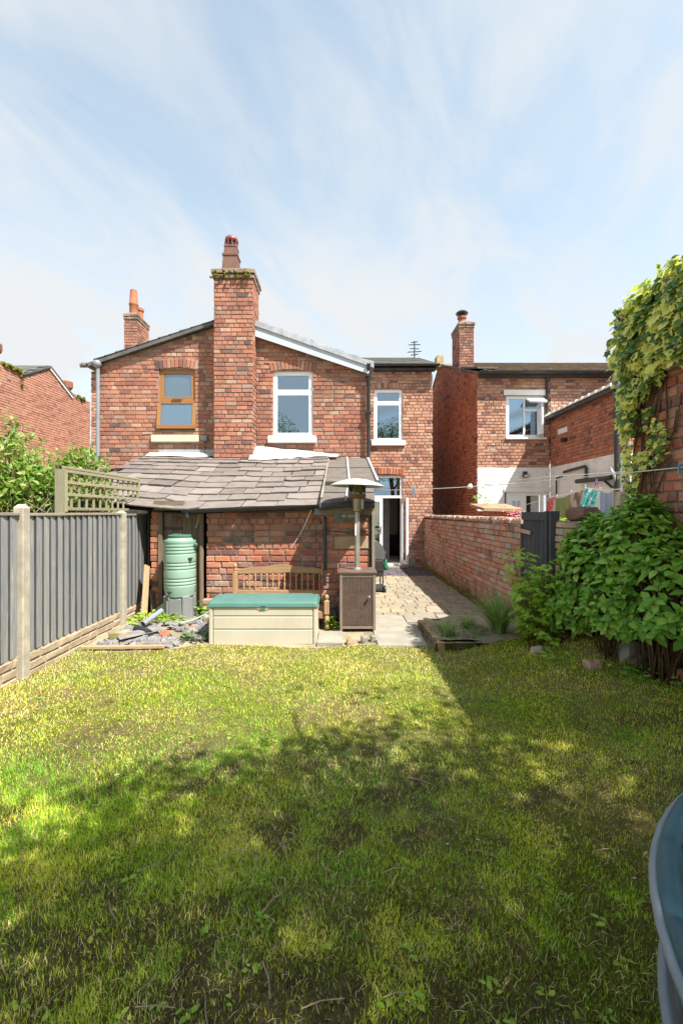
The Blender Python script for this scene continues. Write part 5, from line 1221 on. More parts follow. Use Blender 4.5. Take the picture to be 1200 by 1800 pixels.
m = MB(); m.bb(sx0 - .014, sx1 + .014, sy0 - .02, sy1 + .012, .448, .468, .5, .004); m.build('lid_rim', m_lid, lid2)
for k in range(3):
    m = MB(); yy_ = sy0 + .12 + k * .14; zc_ = .462 + .052 + .045 * math.sin(math.pi * (.12 + .8 * (yy_ - sy0 + .018) / .59)) - .018; m.bb(sx0 + .08, sx1 - .08, yy_, yy_ + .06, zc_ - .012, zc_ + .004, .5, .003); m.build('lid_rib', m_lid, lid2)

# ================================================================== BENCH
be = thing('bench', 'old wooden bench with turned spindle back against the outhouse wall', 'bench', (-.9, 6.4, 0))
by = 6.66; bxl, bxr = -1.55, -.20
def turned(m, x, y, prof, n=10): m.lathe(prof, (x, y, 0), n)
for x in (bxl, bxr):
    m = MB(); m.bb(x - .035, x + .035, by - .035, by + .035, 0, .70, None, .005); turned(m, x, by, [(.03, .70), (.034, .72), (.022, .735), (.03, .75), (.03, .765), (.018, .775), (.026, .79), (.03, .81), (.02, .835), (.004, .845)]); m.build('leg', m_bench_v, be, 40)
    m = MB(); yy_ = 6.16
    turned(m, x, yy_, [(.025, 0), (.03, .05), (.024, .07), (.035, .12), (.036, .18), (.024, .20), (.03, .22)]); m.bb(x - .035, x + .035, yy_ - .035, yy_ + .035, .22, .40, None, .005); turned(m, x, yy_, [(.03, .40), (.018, .415), (.028, .43), (.032, .45), (.022, .475), (.004, .485)]); m.build('leg', m_bench_v, be, 40)
    m = MB(); m.bb(x - .03, x + .03, 6.195, by - .035, .34, .39, None, .006); m.build('arm', m_bench, be)
m = MB(); n_ = 24
def topz(a): return .755 + .065 * math.sin(math.pi * a) ** .7 + .018 * math.cos(a * math.pi * 4) * (math.sin(math.pi * a) ** 2)
for i in range(n_):
    a, b = i / n_, (i + 1) / n_; xa_, xb_ = bxl + .035 + (bxr - bxl - .07) * a, bxl + .035 + (bxr - bxl - .07) * b
    m.hexa([(xa_, by - .014, .70 + .02 * math.sin(math.pi * a)), (xb_, by - .014, .70 + .02 * math.sin(math.pi * b)), (xb_, by + .014, .70 + .02 * math.sin(math.pi * b)), (xa_, by + .014, .70 + .02 * math.sin(math.pi * a))], [(xa_, by - .014, topz(a)), (xb_, by - .014, topz(b)), (xb_, by + .014, topz(b)), (xa_, by + .014, topz(a))], .4)
m.build('top_rail', m_bench, be)
box_part('rail', m_bench, be, (bxl + .035, bxr - .035, by - .016, by + .016, .37, .46), bev=.004); box_part('rail', m_bench, be, (bxl + .035, bxr - .035, 6.15, 6.18, .16, .25), bev=.004)
sp0 = None
for k in range(14):
    x = bxl + .12 + k * (bxr - bxl - .24) / 13; ztop_ = .675 + .02 * math.sin(math.pi * (x - bxl) / (bxr - bxl)) + .01; c_ = ztop_ - .46
    if sp0 is None:
        m = MB(); turned(m, x, by, [(.010, .455), (.014, .48), (.009, .50), (.013, .53), (.014, .555), (.007, .562), (.015, .572), (.007, .582), (.014, .59), (.013, .61), (.009, .64), (.014, .67), (.010, .725)], 8); sp0 = m.build('spindle', m_bench_v, be, True)
    else:
        o_ = sp0.copy(); COL.objects.link(o_); o_.parent = be; o_.location.x += x - (bxl + .12)
for k in range(5): box_part('seat_slat', m_bench, be, (bxl + .04, bxr - .04, 6.17 + k * .095, 6.25 + k * .095, .235, .258), bev=.003)

# ================================================================== PATIO HEATER
ht = thing('patio_heater', 'tall patio heater with wicker cabinet base and wide round steel hood', 'patio heater', (.2, 6.27, 0))
hx0, hx1, hy0, hy1 = -.005, .435, 6.05, 6.48; hz1 = .80
for (x, y) in ((hx0, hy0), (hx1, hy0), (hx0, hy1), (hx1, hy1)): box_part('leg', m_wickerframe, ht, (x - .018, x + .018, y - .018, y + .018, 0, hz1 - .02), bev=.003)
for z0_, z1_ in ((.05, .085), (.735, .78)):
    for q in ((hx0 + .018, hx1 - .018, hy0 - .012, hy0 + .012), (hx0 + .018, hx1 - .018, hy1 - .012, hy1 + .012), (hx0 - .012, hx0 + .012, hy0 + .018, hy1 - .018), (hx1 - .012, hx1 + .012, hy0 + .018, hy1 - .018)): box_part('rail', m_wickerframe, ht, (*q, z0_, z1_))
m = MB(); m.bb(hx0 - .03, hx1 + .035, hy0 - .03, hy1 + .03, hz1 - .02, hz1 + .012, .5, .006); m.build('top', m_wicker, ht)
m = MB(); m.bb(hx0 + .012, hx1 - .012, hy0 + .003, hy1 - .003, .09, .73, .5); m.build('lining', plain('cabinet_lining', (.035, .028, .025)), ht)
def weave(o, u, n, Wd, name):
    o, u, n = Vector(o), Vector(u), Vector(n); m = MB(); nr, ncol = 44, 16; dz = .64 / nr; du = Wd / ncol
    for r_ in range(nr):
        rr0 = random.random()
        for c_ in range(ncol):
            s_ = 1 if (r_ + c_) % 2 else -1; zc = .092 + dz * (r_ + .5); a = o + u * (c_ * du + .001); b = o + u * ((c_ + 1) * du - .001)
            d0 = n * (.002); d1 = n * (.008 if s_ > 0 else .003); mid = (a + b) / 2; hh_ = dz * .42
            vs = []
            for p, dd in ((a, d0), (mid, d1 + d0), (b, d0)): vs += [p + dd + Zv * (zc - hh_), p + dd * 1.6 + Zv * zc, p + dd + Zv * (zc + hh_)]
            f = [(0, 3, 4, 1), (1, 4, 5, 2), (3, 6, 7, 4), (4, 7, 8, 5)]; m.add(vs, f, (rr0 + (.5 if s_ > 0 else 0)) % 1)
    return m.build(name, m_wicker, ht, kind='stuff')
weave((hx0 + .018, hy0 - .001, 0), (1, 0, 0), (0, -1, 0), hx1 - hx0 - .036, 'wicker_door'); weave((hx1 + .001, hy0 + .018, 0), (0, 1, 0), (1, 0, 0), hy1 - hy0 - .036, 'wicker_panel'); weave((hx0 - .001, hy1 - .018, 0), (0, -1, 0), (-1, 0, 0), hy1 - hy0 - .036, 'wicker_panel')
m = MB(); m.lathe([(.008, 0), (.008, .03), (.018, .035), (.016, .05), (.004, .053)], (.365, hy0 - .008, .48), 10, None, Matrix.Rotation(R(90), 3, 'X')); m.build('door_knob', m_steel, ht, 40)
hc = Vector((.215, 6.27, 0)); tiltm = Matrix.Rotation(R(1.5), 3, 'Y')
m = MB(); m.lathe([(.06, .81), (.055, .83), (.034, .84)], hc, 16); m.tube([hc + Zv * .83, hc + Zv * 1.75], .036, 16); m.build('pole', m_steel, ht, 40)
box_part('label_plate', m_white, ht, (hc.x - .03, hc.x - .012, hc.y - .038, hc.y - .03, 1.28, 1.45))
m = MB(); m.lathe([(.04, 1.60), (.055, 1.62), (.058, 1.76), (.06, 1.78)], hc + Vector((0.0, 0, 0)), 20); m.build('control_collar', plain('tarnished_brass', (.46, .44, .30), (.35, .32, .2), 8, .45, .5, .1, metal=.5), ht, 40)
m = MB(); m.lathe([(.045, 1.60), (.05, 1.605), (.05, 1.615), (.045, 1.62)], hc, 20); m.build('collar_ring', m_rust, ht, 40); m = MB(); m.tube([hc + Vector((.07, -.03, 1.64)), hc + Vector((.07, -.03, 1.77))], .022, 10); m.build('igniter', m_steel, ht, 40)
m = MB(); m.lathe([(.06, 1.78), (.105, 1.79), (.118, 1.80), (.122, 1.84), (.115, 1.845)], hc, 28); bn = m.build('burner', m_rust, ht, 40)
m = MB()
for k in range(20):
    t = k * .314; m.box(hc + Vector((.112 * math.cos(t), .112 * math.sin(t), 1.798)), (.012, .014, .016), Matrix.Rotation(t, 3, 'Z'))
m.build('vent', m_black, bn)
m = MB(); m.lathe([(.118, 1.84), (.118, 1.985), (.114, 1.985), (.114, 1.84)], hc, 28, cap=False); m.build('glass', m_amber, ht, True)
m = MB(); m.lathe([(.07, 1.85), (.072, 1.98)], hc, 20); m.build('mesh_screen', plain('burner_mesh', (.75, .73, .5), (.65, .6, .38), 9, .6, .4, .2, metal=.2), ht, True)
m = MB()
for k in range(3): t = k * 2.09 + .4; m.tube([hc + Vector((.108 * math.cos(t), .108 * math.sin(t), 1.84)), hc + Vector((.108 * math.cos(t), .108 * math.sin(t), 2.0))], .006, 6)
m.build('support_rod', m_steel, ht, True)
m = MB(); hp = [(.365, -.012), (.368, -.004), (.36, .004), (.30, .035), (.22, .06), (.12, .085), (.03, .095), (.0, .096)]; hp2 = [(.0, .088), (.03, .087), (.12, .077), (.22, .052), (.30, .027), (.355, -.004), (.363, -.014)]
m.lathe(hp2[::-1][:1] + hp + hp2, hc + Zv * 1.965, 44, None, tiltm, False); m.build('hood', m_hood, ht, 40)

# ================================================================== BARBECUE beyond the outhouse corner
bq = thing('barbecue', 'dark wheeled barbecue with grey hood half hidden behind the outhouse corner', 'barbecue', (.7, 9.2, 0))
bx0, bx1, by0_, by1_ = .50, .83, 8.9, 9.55
box_part('firebox', m_char, bq, (bx0, bx1, by0_, by1_, .42, .66), bev=.02)
m = MB(); m.grid(lambda a, b: ((bx0 + bx1) / 2 + .19 * math.cos(math.pi * (1 - a)), by0_ - .0 + (by1_ - by0_) * b, .68 + .34 * math.sin(math.pi * a) ** .8), 14, 4); hq = m.build('hood', m_bbq_lid, bq, True)
m = MB(); m.add([((bx0 + bx1) / 2 + .19 * math.cos(math.pi * k / 14), by0_, .68 + .34 * math.sin(math.pi * k / 14) ** .8) for k in range(15)], [tuple(range(15))]); m.build('hood_end', m_bbq_lid, hq); m = MB(); m.tube([(bx1 + .01, by0_ + .1, .78), (bx1 + .05, by0_ + .1, .80), (bx1 + .05, by1_ - .1, .80), (bx1 + .01, by1_ - .1, .78)], .012, 8); m.build('handle', m_black, hq, True)
for x in (bx0 + .02, bx1 - .02):
    for y_ in (by0_ + .03, by1_ - .03): tube_part('leg', m_char, bq, [(x, y_, .03), (x, y_, .45)], .014, 8)
box_part('shelf', m_char, bq, (bx0, bx1 + .02, by0_, by1_, .06, .09)); box_part('grease_tray', m_char, bq, (bx0 + .02, bx1 - .02, by0_ - .03, by0_ + .02, .34, .42))
m = MB(); m.lathe([(.075, -.02), (.08, 0), (.075, .02)], (bx1 + .02, by0_ + .03, .08), 14, None, Matrix.Rotation(R(90), 3, 'Y')); m.build('wheel', m_black, bq, 40)
one('plastic_bag', 'small green bag hanging from the side of the barbecue', 'bag', m_greenbag, lambda m: m.lathe([(.01, .22), (.025, .18), (.05, .08), (.055, .02), (.03, 0)], (.90, 9.25, .42), 8), True)
one('rubber_wheel', 'small black wheel on its edge between bench and heater', 'wheel', m_black, lambda m: m.lathe([(.03, -.02), (.10, -.025), (.12, -.015), (.12, .015), (.10, .025), (.03, .02)], (-.09, 6.40, .14), 20, None, Matrix.Rotation(R(80), 3, 'Y')), 40)

# ================================================================== TRAMPOLINE
tp = thing('trampoline', 'small blue grey trampoline with tubular steel rim at the bottom right', 'trampoline', (1.57, .49, 0))
tc_ = Vector((1.598, .49, 0)); RT, ZT = 1.04, .75
m_tube = plain('galvanised_blue_tube', (.19, .225, .26), (.14, .175, .21), 3, .4, .5, .08, 60, dirt=.3, rv=0)
m_pad = plain('teal_vinyl_pad', (.022, .075, .10), (.035, .095, .115), 2.2, .5, .4, .5, 18, dirt=.45, rv=0, bd=.012)
def arc(r_, z_, t0, t1, n_): return [tc_ + Vector((r_ * math.cos(t), r_ * math.sin(t), z_)) for t in [t0 + (t1 - t0) * k / n_ for k in range(n_ + 1)]]
m = MB(); m.tube(arc(RT, ZT, 0, 2 * math.pi, 72), .0125, 12); m.build('rim', m_tube, tp, True)
m = MB(); prof_ = [(-.004, .010), (-.006, .024), (-.02, .034), (-.038, .031), (-.050, .014), (-.055, -.004)]
def padf(a, b):
    t = a * 2 * math.pi; i = b * (len(prof_) - 1); k = min(int(i), len(prof_) - 2); f_ = i - k
    dr = prof_[k][0] * (1 - f_) + prof_[k + 1][0] * f_; dz = prof_[k][1] * (1 - f_) + prof_[k + 1][1] * f_
    w_ = .010 * math.sin(t * 23) * math.sin(b * 3.1) + .008 * math.sin(t * 51 + 1) * b
    return tc_ + Vector(((RT + dr) * math.cos(t), (RT + dr) * math.sin(t), ZT + dz + w_))
m.grid(padf, 200, 8); m.build('pad_skirt', m_pad, tp, True)
m = MB(); m.grid(lambda a, b: tc_ + Vector(((RT - .062) * (1 - b) * math.cos(a * 6.2832), (RT - .062) * (1 - b) * math.sin(a * 6.2832), ZT - .004 - .02 * b + .012 * math.sin(a * 6.2832 * 4) * (1 - b) + .006 * math.sin(b * 40 + a * 30))), 120, 14); cv = m.build('cover', plain('weathered_blue_cover', (.115, .15, .155), (.19, .175, .10), 9, .85, .2, .5, 30, dirt=.45, rv=0, bd=.008), tp, True)
for k in range(12):
    t = R(15 + 30 * k); m = MB(); m.bar(tc_ + Vector(((RT - .07) * math.cos(t), (RT - .07) * math.sin(t), ZT + .008)), tc_ + Vector((.2 * math.cos(t), .2 * math.sin(t), ZT - .01)), .014, .008); m.build('seam', m_pad, cv)
m = MB()
for k in range(260):
    t = U(0, 6.28); r_ = RT - U(.055, .085); c_ = tc_ + Vector((r_ * math.cos(t), r_ * math.sin(t), ZT + .004)); m.box(c_, (U(.006, .03), U(.004, .010), .004), Matrix.Rotation(U(0, 3), 3, 'Z'))
m.build('leaf_litter', plain('dead_leaf_bits', (.22, .12, .06), (.34, .27, .17), 40, .9, .1, 0, rv=.6), tp, kind='stuff')
for (ta, tb) in ((R(120), R(188)), (R(200), R(262)), (R(10), R(70)), (R(290), R(350))):
    p0, p1 = arc(RT, ZT - .01, ta, tb, 10)[0], arc(RT, ZT - .01, ta, tb, 10)[-1]
    ar = arc(RT - .02, ZT - .23, ta + .14, tb - .14, 10)
    pts = [p0, p0 - Zv * .10 + (ar[0] - p0) * .05, p0 * .5 + ar[0] * .5 - Zv * .06] + ar + [p1 * .5 + ar[-1] * .5 - Zv * .06, p1 - Zv * .10, p1]
    m = MB(); m.tube(pts, .016, 10); m.build('brace', m_tube, tp, True)
    for q in (ar[1], ar[-2]): tube_part('leg', m_tube, tp, [q, Vector((q.x, q.y, .0))], .02, 10)

# ================================================================== WASHING LINES, PEGS, LAUNDRY
la, lb = Vector((.45, 6.52, PZ(862, 6.52))), Vector((BX, 3.92, PZ(821, 3.92)))
la = Vector((.60, 8.6, PZ(862, 8.6)))
def lp(t): p = la.lerp(lb, t); p.z -= .05 * math.sin(math.pi * t); return p
one('washing_line', 'white washing line strung from outhouse roof to ivy wall', 'washing line', m_cord, lambda m: m.tube([lp(k / 16) for k in range(17)], .005, 6), True)
def peg(label, p, mat, d=Vector((1, 0, 0)), s_=1.0):
    t = thing('clothes_peg', label, 'clothes peg', p, 'pegs on the washing lines'); p = Vector(p)
    for e in (-1, 1):
        m = MB(); m.bar(p + Vector((e * .006, -.004, .03)) * s_, p + Vector((e * .012, -.004, -.05)) * s_, .012 * s_, .010 * s_, (1, 0, 0), None, .002); m.build('leg', mat, t)
    m = MB(); m.bb(p.x - .012 * s_, p.x + .012 * s_, p.y - .01 * s_, p.y + .002, p.z - .008, p.z + .004); m.build('spring', m_steel, t)
def t_for(px):
    return min((abs(600 + 800 * lp(k / 400).x / lp(k / 400).y - px), k / 400) for k in range(401))[1]
peg('blue peg on the line in front of the back door wall', lp(t_for(727)), m_bluepeg, s_=1.7); peg('blue peg on the line against the ivy wall', lp(t_for(1192)), m_bluepeg, s_=1.1); peg('purple peg hanging alone above the turquoise laundry', Vector(P(1047, 846, 6.6)), m_purplepeg, s_=1.2)
l2 = [P(905, 893, 9.5), P(960, 876, 8.3), P(1000, 868, 7.6), P(1030, 858, 7.0), P(1062, 862, 6.6), P(1110, 858, 6.0)]
one('washing_line', 'thin line behind the gate hung with laundry', 'washing line', m_cord, lambda m: m.tube(l2, .005, 6), True)
one('washing_line', 'upper thin washing line in front of the white wall', 'washing line', m_cord, lambda m: m.tube([P(850, 852, 12.5), P(960, 838, 9.5), P(1085, 830, 6.5), P(1120, 828, 5.9)], .005, 6), True)
def cloth(name, label, cat, px0, py0, Y0, px1, py1, Y1, drop, mat, folds=4, amp=.03, shear=0):
    a, b = P(px0, py0, Y0), P(px1, py1, Y1); d = b - a; nn = Vector((-d.y, d.x, 0)).normalized()
    def fn(u, v): return a + d * u + Vector((shear * v, 0, 0)) + nn * (amp * math.sin(u * folds * 6.28) * (.3 + .7 * v)) - Zv * (drop * v + .03 * math.sin(u * 3.14) * (1 - v)) 
    m = MB(); m.grid(fn, 28, 8, .4); bk = MB()
    return tag(m.build(name, mat, None, True), label, cat, 'laundry on the line')
def pattern(name, c1, c2, kind, sc):
    n = NT(name)
    if kind == 'stripe': f = n.math('FRACT', n.math('MULTIPLY', n.node('ShaderNodeSeparateXYZ', {0: n.pos()}, out='X'), sc)); c = n.mix(n.smooth(f, .4, .6), c1, c2)
    else: c = n.mix(n.smooth(n.noise(sc, 3), .46, .54), c1, c2)
    return n.fin(c, .9, .1)
cloth('towel', 'red patterned cloth hanging on the line nearest the back door', 'towel', 964, 874, 8.2, 976, 870, 8.0, .5, pattern('red_print', (.55, .05, .06), (.6, .25, .22), 'n', 18), 1.5, .02, -.1)
cloth('towel', 'olive green towel hanging on the line next to the red cloth', 'towel', 976, 875, 8.0, 1003, 868, 7.6, .62, plain('olive_towel', (.32, .36, .15), (.26, .30, .12), 12, .95, .1, .4, 120), 2)
cloth('towel', 'brown and cream striped towel hanging next to the olive one', 'towel', 1003, 866, 7.6, 1028, 857, 7.1, .70, pattern('brown_stripe', (.20, .15, .10), (.48, .42, .30), 'stripe', 24), 2, .03, -.08)
cloth('towel', 'turquoise patterned towel hanging in the middle of the line', 'towel', 1029, 852, 7.05, 1054, 864, 6.8, .62, pattern('turquoise_print', (.07, .40, .38), (.45, .62, .58), 'n', 16), 3, .03, -.2)
cloth('shirt', 'pale blue garment hanging on the line right of the turquoise towel', 'shirt', 1054, 862, 6.75, 1076, 864, 6.5, .42, plain('pale_blue_cotton', (.42, .50, .66), (.36, .44, .6), 9, .9, .1, .2, 30), 2)
cloth('towel', 'beige striped towel at the far right end of the laundry', 'towel', 1077, 862, 6.45, 1100, 860, 6.1, .5, pattern('beige_stripe', (.30, .24, .17), (.5, .44, .34), 'stripe', 24), 2)
for k, (px, py, Y) in enumerate(((978, 869, 8.0), (1003, 862, 7.6), (1028, 852, 7.1), (1054, 857, 6.75))):
    peg(['cream peg at the red end of the olive towel', 'cream peg where the olive and striped towels meet', 'cream peg at the raised corner of the turquoise towel', 'cream peg between the turquoise towel and blue garment'][k], Vector(P(px, py + 3, Y)), m_cream)
# coal bunker with a slab roof behind the garden wall
cb = thing('brick_bunker', 'small brick bunker with a sloping tan slab roof behind the garden wall', 'bunker', (3.1, 9.3, 0))
brick_wall(cb, (2.86, 9.0, 0), (1, 0, 0), (0, -1, 0), .62, .9, 1.62, m_brick_hot, m_mortar, singles=20); brick_wall(cb, (2.86, 9.8, 0), (0, -1, 0), (-1, 0, 0), .8, .9, 1.62, m_brick_hot, m_mortar)
box_part('wall', m_brick_hot, cb, (2.9, 3.46, 9.05, 9.8, 0, .9)); m = MB(); m.hexa([(2.78, 8.9, 1.62), (3.55, 8.9, 1.60), (3.55, 9.9, 1.72), (2.78, 9.9, 1.72)], [(2.78, 8.9, 1.68), (3.55, 8.9, 1.66), (3.55, 9.9, 1.78), (2.78, 9.9, 1.78)]); m.build('roof_slab', m_sand, cb)
fp = [thing('flower_tub', 'low tub of small red and pink flowers just behind the gate top', 'flower tub', (3.05, 7.9, 1.2)), None]
m = MB(); m.lathe([(.12, 1.2), (.17, 1.45), (.16, 1.46), (.02, 1.44)], (3.05, 7.95, 0), 14); m.build('tub', m_terracotta, fp[0], 40); m = MB(); m.lathe([(.11, 0), (.12, 1.2)], (3.05, 7.95, 0), 10); m.build('stand', m_oldwood, fp[0], 40)
m = MB()
for k in range(60): p = Vector((3.05, 7.95, 1.5)) + Vector((random.gauss(0, .09), random.gauss(0, .09), abs(random.gauss(0, .07)))); m.lathe([(.004, -.008), (.016, 0), (.006, .01)], p, 5)
m.build('flower', pattern('pink_petals', (.6, .06, .1), (.7, .4, .45), 'n', 30), fp[0], kind='stuff')
# ================================================================== PLANTS
def tubes(parent, name, mat, paths, rads, n=5):
    m = MB()
    for p, r_ in zip(paths, rads): m.tube(p, r_, n)
    return m.build(name, mat, parent, True, kind='stuff')
# hydrangea: rosettes of leaves at the shoot tips
hyd = thing('hydrangea_bush', 'big dark green broad leaved bush against the ivy wall', 'bush', (2.45, 4.4, .25))
hc_ = Vector((2.42, 4.45, .95)); items = []; stems = []; srad = []
lumps = [((2.60, 4.62, .95), (.36, .40, .60)), ((2.74, 4.22, 1.08), (.36, .48, .64)), ((2.76, 3.80, .86), (.36, .52, .56)), ((2.60, 4.20, .74), (.36, .42, .36)), ((2.42, 4.72, .62), (.32, .30, .36)), ((2.76, 3.78, .80), (.34, .42, .32))]
def inside(p, skip):
    for i, (c, r_) in enumerate(lumps):
        if i == skip: continue
        if sum(((p[k] - c[k]) / (r_[k] * .86)) ** 2 for k in range(3)) < 1: return True
    return False
nt_ = 0
while nt_ < 480:
    i = random.choices(range(6), (3, 4, 3, 2, 1.5, 1.5))[0]; c, r_ = lumps[i]; d = rv().normalized()
    if d.z < -.45 or (d.x > .55): continue
    p = Vector((c[0] + d.x * r_[0] * U(.86, 1.08), c[1] + d.y * r_[1] * U(.86, 1.08), c[2] + d.z * r_[2] * U(.9, 1.08)))
    if inside(p, i) or p.x > 2.93 or p.z < .44: continue
    nt_ += 1; out_ = (d + Vector((0, 0, .75)) + rv() * .18).normalized(); base = Vector((c[0] + U(-.2, .2), c[1] + U(-.15, .15), .22))
    stems.append([base, base.lerp(p, .5) + Vector((U(-.08, .08), U(-.08, .08), .12)), p]); srad.append([.009, .006, .003])
    side = out_.cross(Vector((0, 0, 1))); side = side.normalized() if side.length > .1 else Vector((1, 0, 0)); oth = side.cross(out_)
    ph = U(0, 6.28)
    for ring, (n_, s0, el, back) in enumerate(((2, .05, .9, 0), (2, .088, .35, .015), (2, .106, .05, .05), (2, .095, -.25, .10))):
        for k in range(n_):
            t = ph + ring * 1.57 + k * 3.1416 + U(-.25, .25); rad = side * math.cos(t) + oth * math.sin(t)
            dd = (rad * math.cos(el) + out_ * math.sin(el) + rv() * .1 - Zv * .12).normalized(); nn = (out_ * math.cos(el) - rad * math.sin(el) + Zv * .25 + rv() * .14).normalized()
            items.append((p - out_ * back, dd, nn, s0 * U(.8, 1.2)))
leaves(hyd, items, 'ovate', m_hyd, 300)
tubes(hyd, 'stems', m_stem, stems, srad, 5)
# raspberry canes
rasp = thing('raspberry_canes', 'light green raspberry canes in front of the gate', 'shrub', (2.05, 5.0, .15)); items = []; stems = []; srad = []
for k in range(46):
    b = Vector((U(1.98, 2.40), U(4.70, 5.1), .14)); hgt = U(.25, 1.08); lean = Vector((U(-.24, .10), U(-.18, .12), 0)); pts = [b + lean * (q ** 1.5) * hgt + Zv * hgt * q for q in (0, .33, .66, 1)]
    stems.append(pts); srad.append([.006, .005, .004, .002])
    nl = int(hgt * 24)
    for q in range(nl):
        f_ = .18 + .82 * q / nl; seg = min(int(f_ * 3), 2); p = pts[seg].lerp(pts[seg + 1], f_ * 3 - seg); t = q * 2.4 + U(-.3, .3); rad = Vector((math.cos(t), math.sin(t), .15))
        tip = p + rad * U(.05, .12)
        for e in (-.9, 0, .9):
            dr = (Matrix.Rotation(e, 3, 'Z') @ rad + Vector((0, 0, U(-.5, .1)))).normalized()
            items.append((tip + dr * .01, dr, (Zv + rad * .5 + rv() * .3).normalized(), U(.05, .085) * (1.15 if e == 0 else .9)))
leaves(rasp, items, 'ovate', m_rasp, 240)
tubes(rasp, 'canes', m_stem, stems, srad)
# ivy on the outbuilding: outline on the wall as (image-like) polygon, turned into wall points
ivy = thing('ivy', 'yellow edged variegated ivy climbing the tall brick outbuilding', 'ivy', (BX - .1, 4.4, .4))
def wallpt(px, py): Y = BX * F / (px - 600); return (Y, PZ(py, Y))
poly1 = [wallpt(*q) for q in ((1096, 560), (1120, 528), (1150, 500), (1178, 478), (1206, 455), (1260, 430), (1300, 420), (1300, 560), (1240, 600), (1206, 640), (1182, 622), (1178, 655), (1165, 672), (1148, 692), (1136, 708), (1136, 745), (1124, 772), (1108, 770), (1098, 742), (1096, 700), (1091, 650), (1088, 610), (1090, 580))]
poly2 = [wallpt(*q) for q in ((1140, 722), (1152, 715), (1166, 735), (1188, 762), (1192, 778), (1180, 786), (1186, 800), (1172, 806), (1150, 822), (1136, 850), (1118, 868), (1108, 880), (1098, 850), (1092, 800), (1082, 792), (1090, 778), (1112, 786), (1130, 796), (1148, 778), (1142, 750))]
def inpoly(x, y, pl):
    c = False; j = len(pl) - 1
    for i in range(len(pl)):
        if ((pl[i][1] > y) != (pl[j][1] > y)) and x < (pl[j][0] - pl[i][0]) * (y - pl[i][1]) / (pl[j][1] - pl[i][1]) + pl[i][0]: c = not c
        j = i
    return c
items = []
def ivy_fill(pl, n_, s0, s1, thick):
    ys = [q[0] for q in pl]; zs = [q[1] for q in pl]; k = 0; tries = 0
    while k < n_ and tries < 60000:
        tries += 1; y, z = U(min(ys), max(ys)), U(min(zs), max(zs))
        if not inpoly(y, z, pl): continue
        bl = float(fbm(y * 4.5, z * 4.5, 41)); 
        if bl < .34 and random.random() < .7: continue
        k += 1; out_ = thick * (.15 + 1.0 * bl) * U(.2, 1.0); x = BX - .03 - out_
        if y > OY - .02: x = BX - .03 - out_ + U(0, .25)
        p = Vector((x, y, z)); nn = (Vector((-1, -.35, .45)) + rv() * .42).normalized(); d = (Vector((-.25, U(-.9, .9), -.8)) + rv() * .3); d = (d - nn * d.dot(nn)).normalized()
        items.append((p, d, nn, U(s0, s1)))
ivy_fill(poly1, 1900, .055, .112, .20); ivy_fill(poly2, 330, .04, .07, .10)
items += [(Vector((BX + U(-.05, .3), U(3.2, 4.75), 3.70 + U(-.03, .12))), rv().normalized(), (Vector((-.4, -.2, 1)) + rv() * .4).normalized(), U(.05, .09)) for _ in range(120)]
leaves(ivy, items, 'ivy', m_ivy, 300)
paths = []
for k in range(7):
    px0, px1 = U(1105, 1150), U(1110, 1195); pts = []
    for q in range(8):
        f_ = q / 7; Y, z = wallpt(px0 + (px1 - px0) * f_ + 10 * math.sin(f_ * 7 + k), 905 - f_ * U(330, 340)); Y = min(Y, OY - .03); pts.append(Vector((BX - .018, Y, z)))
    paths.append(pts)
for (a, b, c) in (((1182, 800), (1170, 830), (1145, 890)), ((1192, 720), (1186, 760), (1150, 800)), ((1200, 690), (1195, 720), (1190, 760)), ((1152, 870), (1140, 895), (1120, 905))):
    paths.append([Vector((BX - .016, *wallpt(*q))) for q in (a, b, c)])
tubes(ivy, 'stems', m_stem, paths, [.008] * len(paths), 5)
# shrubs behind the fence
def shrub(label, c, r_, ntip, seed, nsing, dens=5, loc=None):
    sh = thing('garden_shrub', label, 'shrub', (c[0], c[1], 0), 'shrubs behind the fence'); items = []; stems = []; srad = []
    for k in range(ntip):
        d = rv().normalized(); d.z = abs(d.z) * 1.0 - .25
        bump = .72 + .42 * float(fbm(d.x * 2.2 + seed, d.y * 2.2 + d.z * 2.6, seed)); rr = bump * U(.55, 1.05)
        p = Vector((c[0] + d.x * r_[0] * rr, c[1] + d.y * r_[1] * rr, c[2] + d.z * r_[2] * rr))
        if p.x > -3.16: p.x = (-3.06 + U(0, .04)) if (seed == 5 and random.random() < .3 and p.z > 1.66) else -3.16 - U(0, .1)
        b = Vector((c[0] + U(-.25, .25), c[1] + U(-.25, .25), .3)); stems.append([b, b.lerp(p, .6) + Vector((U(-.1, .1), U(-.1, .1), .1)), p]); srad.append([.012, .007, .003])
        od = (p - Vector((c[0], c[1], c[2] - r_[2] * .6))).normalized()
        for q in range(dens):
            t = q * 2.4 + U(-.4, .4); dd = (od * .7 + rv() * .75).normalized(); items.append((p - od * .03 * q + rv() * .012, dd, (Zv * .8 + od * .4 + Vector((.25, -.3, 0)) + rv() * .5).normalized(), U(.055, .095)))
    leaves(sh, items, 'long' if seed % 2 else 'ovate', m_shrub, nsing); tubes(sh, 'branches', m_stem, stems[: ntip // 3], srad, 5); return sh
shrub('tall pale green shrub rising behind the fence at the left edge', (-4.15, 5.6, 1.95), (.75, .8, 1.15), 460, 3, 120)
shrub('yellow green shrub behind the fence left of the trellis post', (-3.72, 5.45, 1.75), (.5, .55, .72), 320, 4, 80)
shrub('shrub growing up behind and through the timber trellis', (-3.62, 6.25, 1.85), (.45, .65, .95), 380, 5, 100)
bt = MB()
